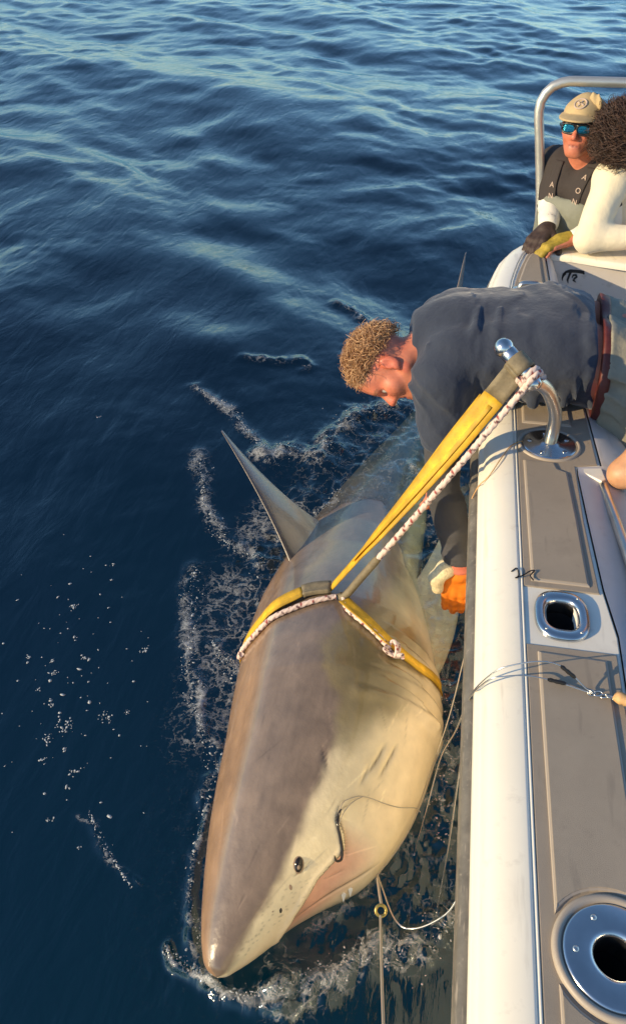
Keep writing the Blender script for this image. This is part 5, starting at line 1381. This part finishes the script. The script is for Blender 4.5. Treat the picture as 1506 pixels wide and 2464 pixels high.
me, V = sdf_mesh('body', lambda P: np.minimum(smin(f3(P), local(union(hh + tt_, .006), w3 + A3(.07, -.01, -.02), .22, .12)(P), .008), local(union(hh2 + tt2, .006), wR3 + A3(-.06, -.03, -.02), .22, .12)(P)), (.44, 3.18, .14), (1.12, 4.1, 1.42), .006)
colr, q = head_colour(V, HC3, HR3, SKIN_PALE, hair=(.02, .013, .01), hairfn=lambda q: sstep(.06, .03, q[:, 1] - .5 * np.maximum(0, q[:, 2] - .05)) * (q[:, 2] > -.09)); set_attr(me, 'Col', colr); link('body', me, M['skin'], cream)
def hw3(p): return p[1] < .045 or p[2] > .085
curls('hair', HC3, HR3, hw3, 3200, [(.026, .014, .010), (.10, .052, .036)], M['hair_dark'], cream, .060, .0016, .28, rx=(.088, .106, .100), off=(0, -.02, .02), curl=2.2, seed=9, along=lambda p: (0, -.4, -.7))
tp = folds(union([lambda P: clip(union(t3 + ar3[:2], .03), [plane(ch3 + A3(0, 0, .12), (0, 0, 1)), plane(ch3 + A3(0, 0, -.45), (0, 0, -1))])(P) - .014, cone(sL3, e3 + A3(.0, .0, .0), .070, .056), cone(sR3, eR3, .066, .055), cone(e3, e3 + (w3 - e3) * .75, .056, .045)], .03), (.6, -.3, .7), 8, .006, None, 41)
me, V = sdf_mesh('cream_top', tp, (.44, 3.28, .5), (1.12, 3.9, 1.22), .0055); link('cream_top', me, M['cream_cloth'], cream)
tr3 = union([cone(h3 + A3(s * .09, 0, .02), h3 + A3(s * .1, -.09, -.26), .1, .075) for s in (-1, 1)] + [cone(h3 + A3(s * .1, -.09, -.26), h3 + A3(s * .1, .27, -.33), .068, .055) for s in (-1, 1)], .03)
me, V = sdf_mesh('trousers', tr3, (.5, 3.4, .12), (1.1, 4.15, .82), .008); link('trousers', me, M['navy_cloth'], cream)

# ---- a crew member at the right edge with one hand on the grab rail
hand_man = empty('person', 'person in dark trousers at the right edge leaning a bare elbow over the grab rail', 'person', 'crew on the boat')
HC4 = A3(.84, 1.76, 1.42); HR4 = basis((-.45, .1, .9), (-.9, .0, -.45)); ch4 = A3(.88, 1.76, 1.14)
t4 = [cone(ch4 + A3(0, -.08, 0), A3(.99, 1.66, .80), .105, .115), cone(ch4 + A3(0, .08, 0), A3(.99, 1.78, .80), .105, .115)]
s4 = A3(.70, 1.92, 1.10); e4 = A3(.515, 1.80, .815); w4 = A3(.74, 1.68, .90); s4b = A3(.83, 1.57, 1.12); e4b = A3(.92, 1.50, .86); w4b = A3(.80, 1.52, .66)
a4 = [cone(ch4 + A3(0, .09, .03), s4, .07, .06), cone(ch4 + A3(0, -.09, .03), s4b, .07, .06), cone(s4, e4, .052, .033), cone(e4, w4, .036, .030), cone(s4b, e4b, .052, .044), cone(e4b, w4b, .043, .029)]
h4 = A3(.98, 1.72, .76)
l4 = [cone(h4 + A3(0, s * .08, 0), A3(.76, 1.72 + s * .12, .56), .1, .075) for s in (-1, 1)] + [cone(A3(.76, 1.72 + s * .12, .56), A3(.80, 1.72 + s * .12, .2), .065, .045) for s in (-1, 1)] + [cone(A3(.80, 1.72 + s * .12, .19), A3(.67, 1.72 + s * .13, .18), .04, .03) for s in (-1, 1)]
hh, tt_ = hand_prims(w4, (.9, -.4, .1), (0, -.2, -1), (-.3, -.9, 0), .5, 1.0); hh2, tt2 = hand_prims(w4b, (-.4, 0, -.9), (0, .9, 0), (-.9, 0, .3), .5)
f4 = union([head_field(HC4, HR4), cone(HC4 + HR4 @ A3(0, -.028, -.06), ch4 + A3(0, 0, .09), .052, .062)] + t4 + a4 + l4, .025)
me, V = sdf_mesh('body', lambda P: np.minimum(smin(f4(P), local(union(hh + tt_, .006), w4 + A3(.07, -.03, .01), .22, .12)(P), .008), local(union(hh2 + tt2, .006), w4b + A3(-.03, 0, -.07), .22, .12)(P)), (.40, 1.34, .12), (1.20, 2.06, 1.90), .0065)
colr, q = head_colour(V, HC4, HR4, (.56, .29, .15), hair=(.06, .04, .03), hairfn=lambda q: sstep(.06, .075, q[:, 2] + .4 * np.maximum(0, .05 - q[:, 1])) ); set_attr(me, 'Col', colr); link('body', me, M['skin'], hand_man)
me, V = sdf_mesh('t_shirt', lambda P: np.minimum(clip(union(t4 + a4[:2], .03), [plane(ch4 + A3(0, 0, .12), (-.3, 0, 1))])(P) - .014, union([cone(s4, s4 + (e4 - s4) * .12, .066, .064), cone(s4b, s4b + (e4b - s4b) * .6, .066, .062)], .01)(P)), (.58, 1.4, .7), (1.2, 2.05, 1.35), .009); link('t_shirt', me, M['black_shirt'], hand_man)
tr4 = folds(union([cone(h4 + A3(0, s * .08, .02), A3(.755, 1.72 + s * .12, .56), .118, .097) for s in (-1, 1)] + [cone(A3(.755, 1.72 + s * .12, .56), A3(.80, 1.72 + s * .12, .22), .092, .075) for s in (-1, 1)], .04), (.1, .1, 1), 12, .006, None, 51)
me, V = sdf_mesh('trousers', tr4, (.55, 1.42, .12), (1.2, 2.02, .98), .009); link('trousers', me, M['navy_cloth'], hand_man)
for s in (-1, 1):
    me, V = sdf_mesh('boot', clip(union([cone(A3(.80, 1.72 + s * .12, .26), A3(.80, 1.72 + s * .12, .19), .06, .05), cone(A3(.80, 1.72 + s * .12, .192), A3(.66, 1.72 + s * .13, .186), .046, .04)], .02), [plane((.7, 1.7, .150), (0, 0, -1))], .004), (.58, 1.4, .12), (.9, 2.05, .34), .008); link('boot', me, M['black_rubber'], hand_man)
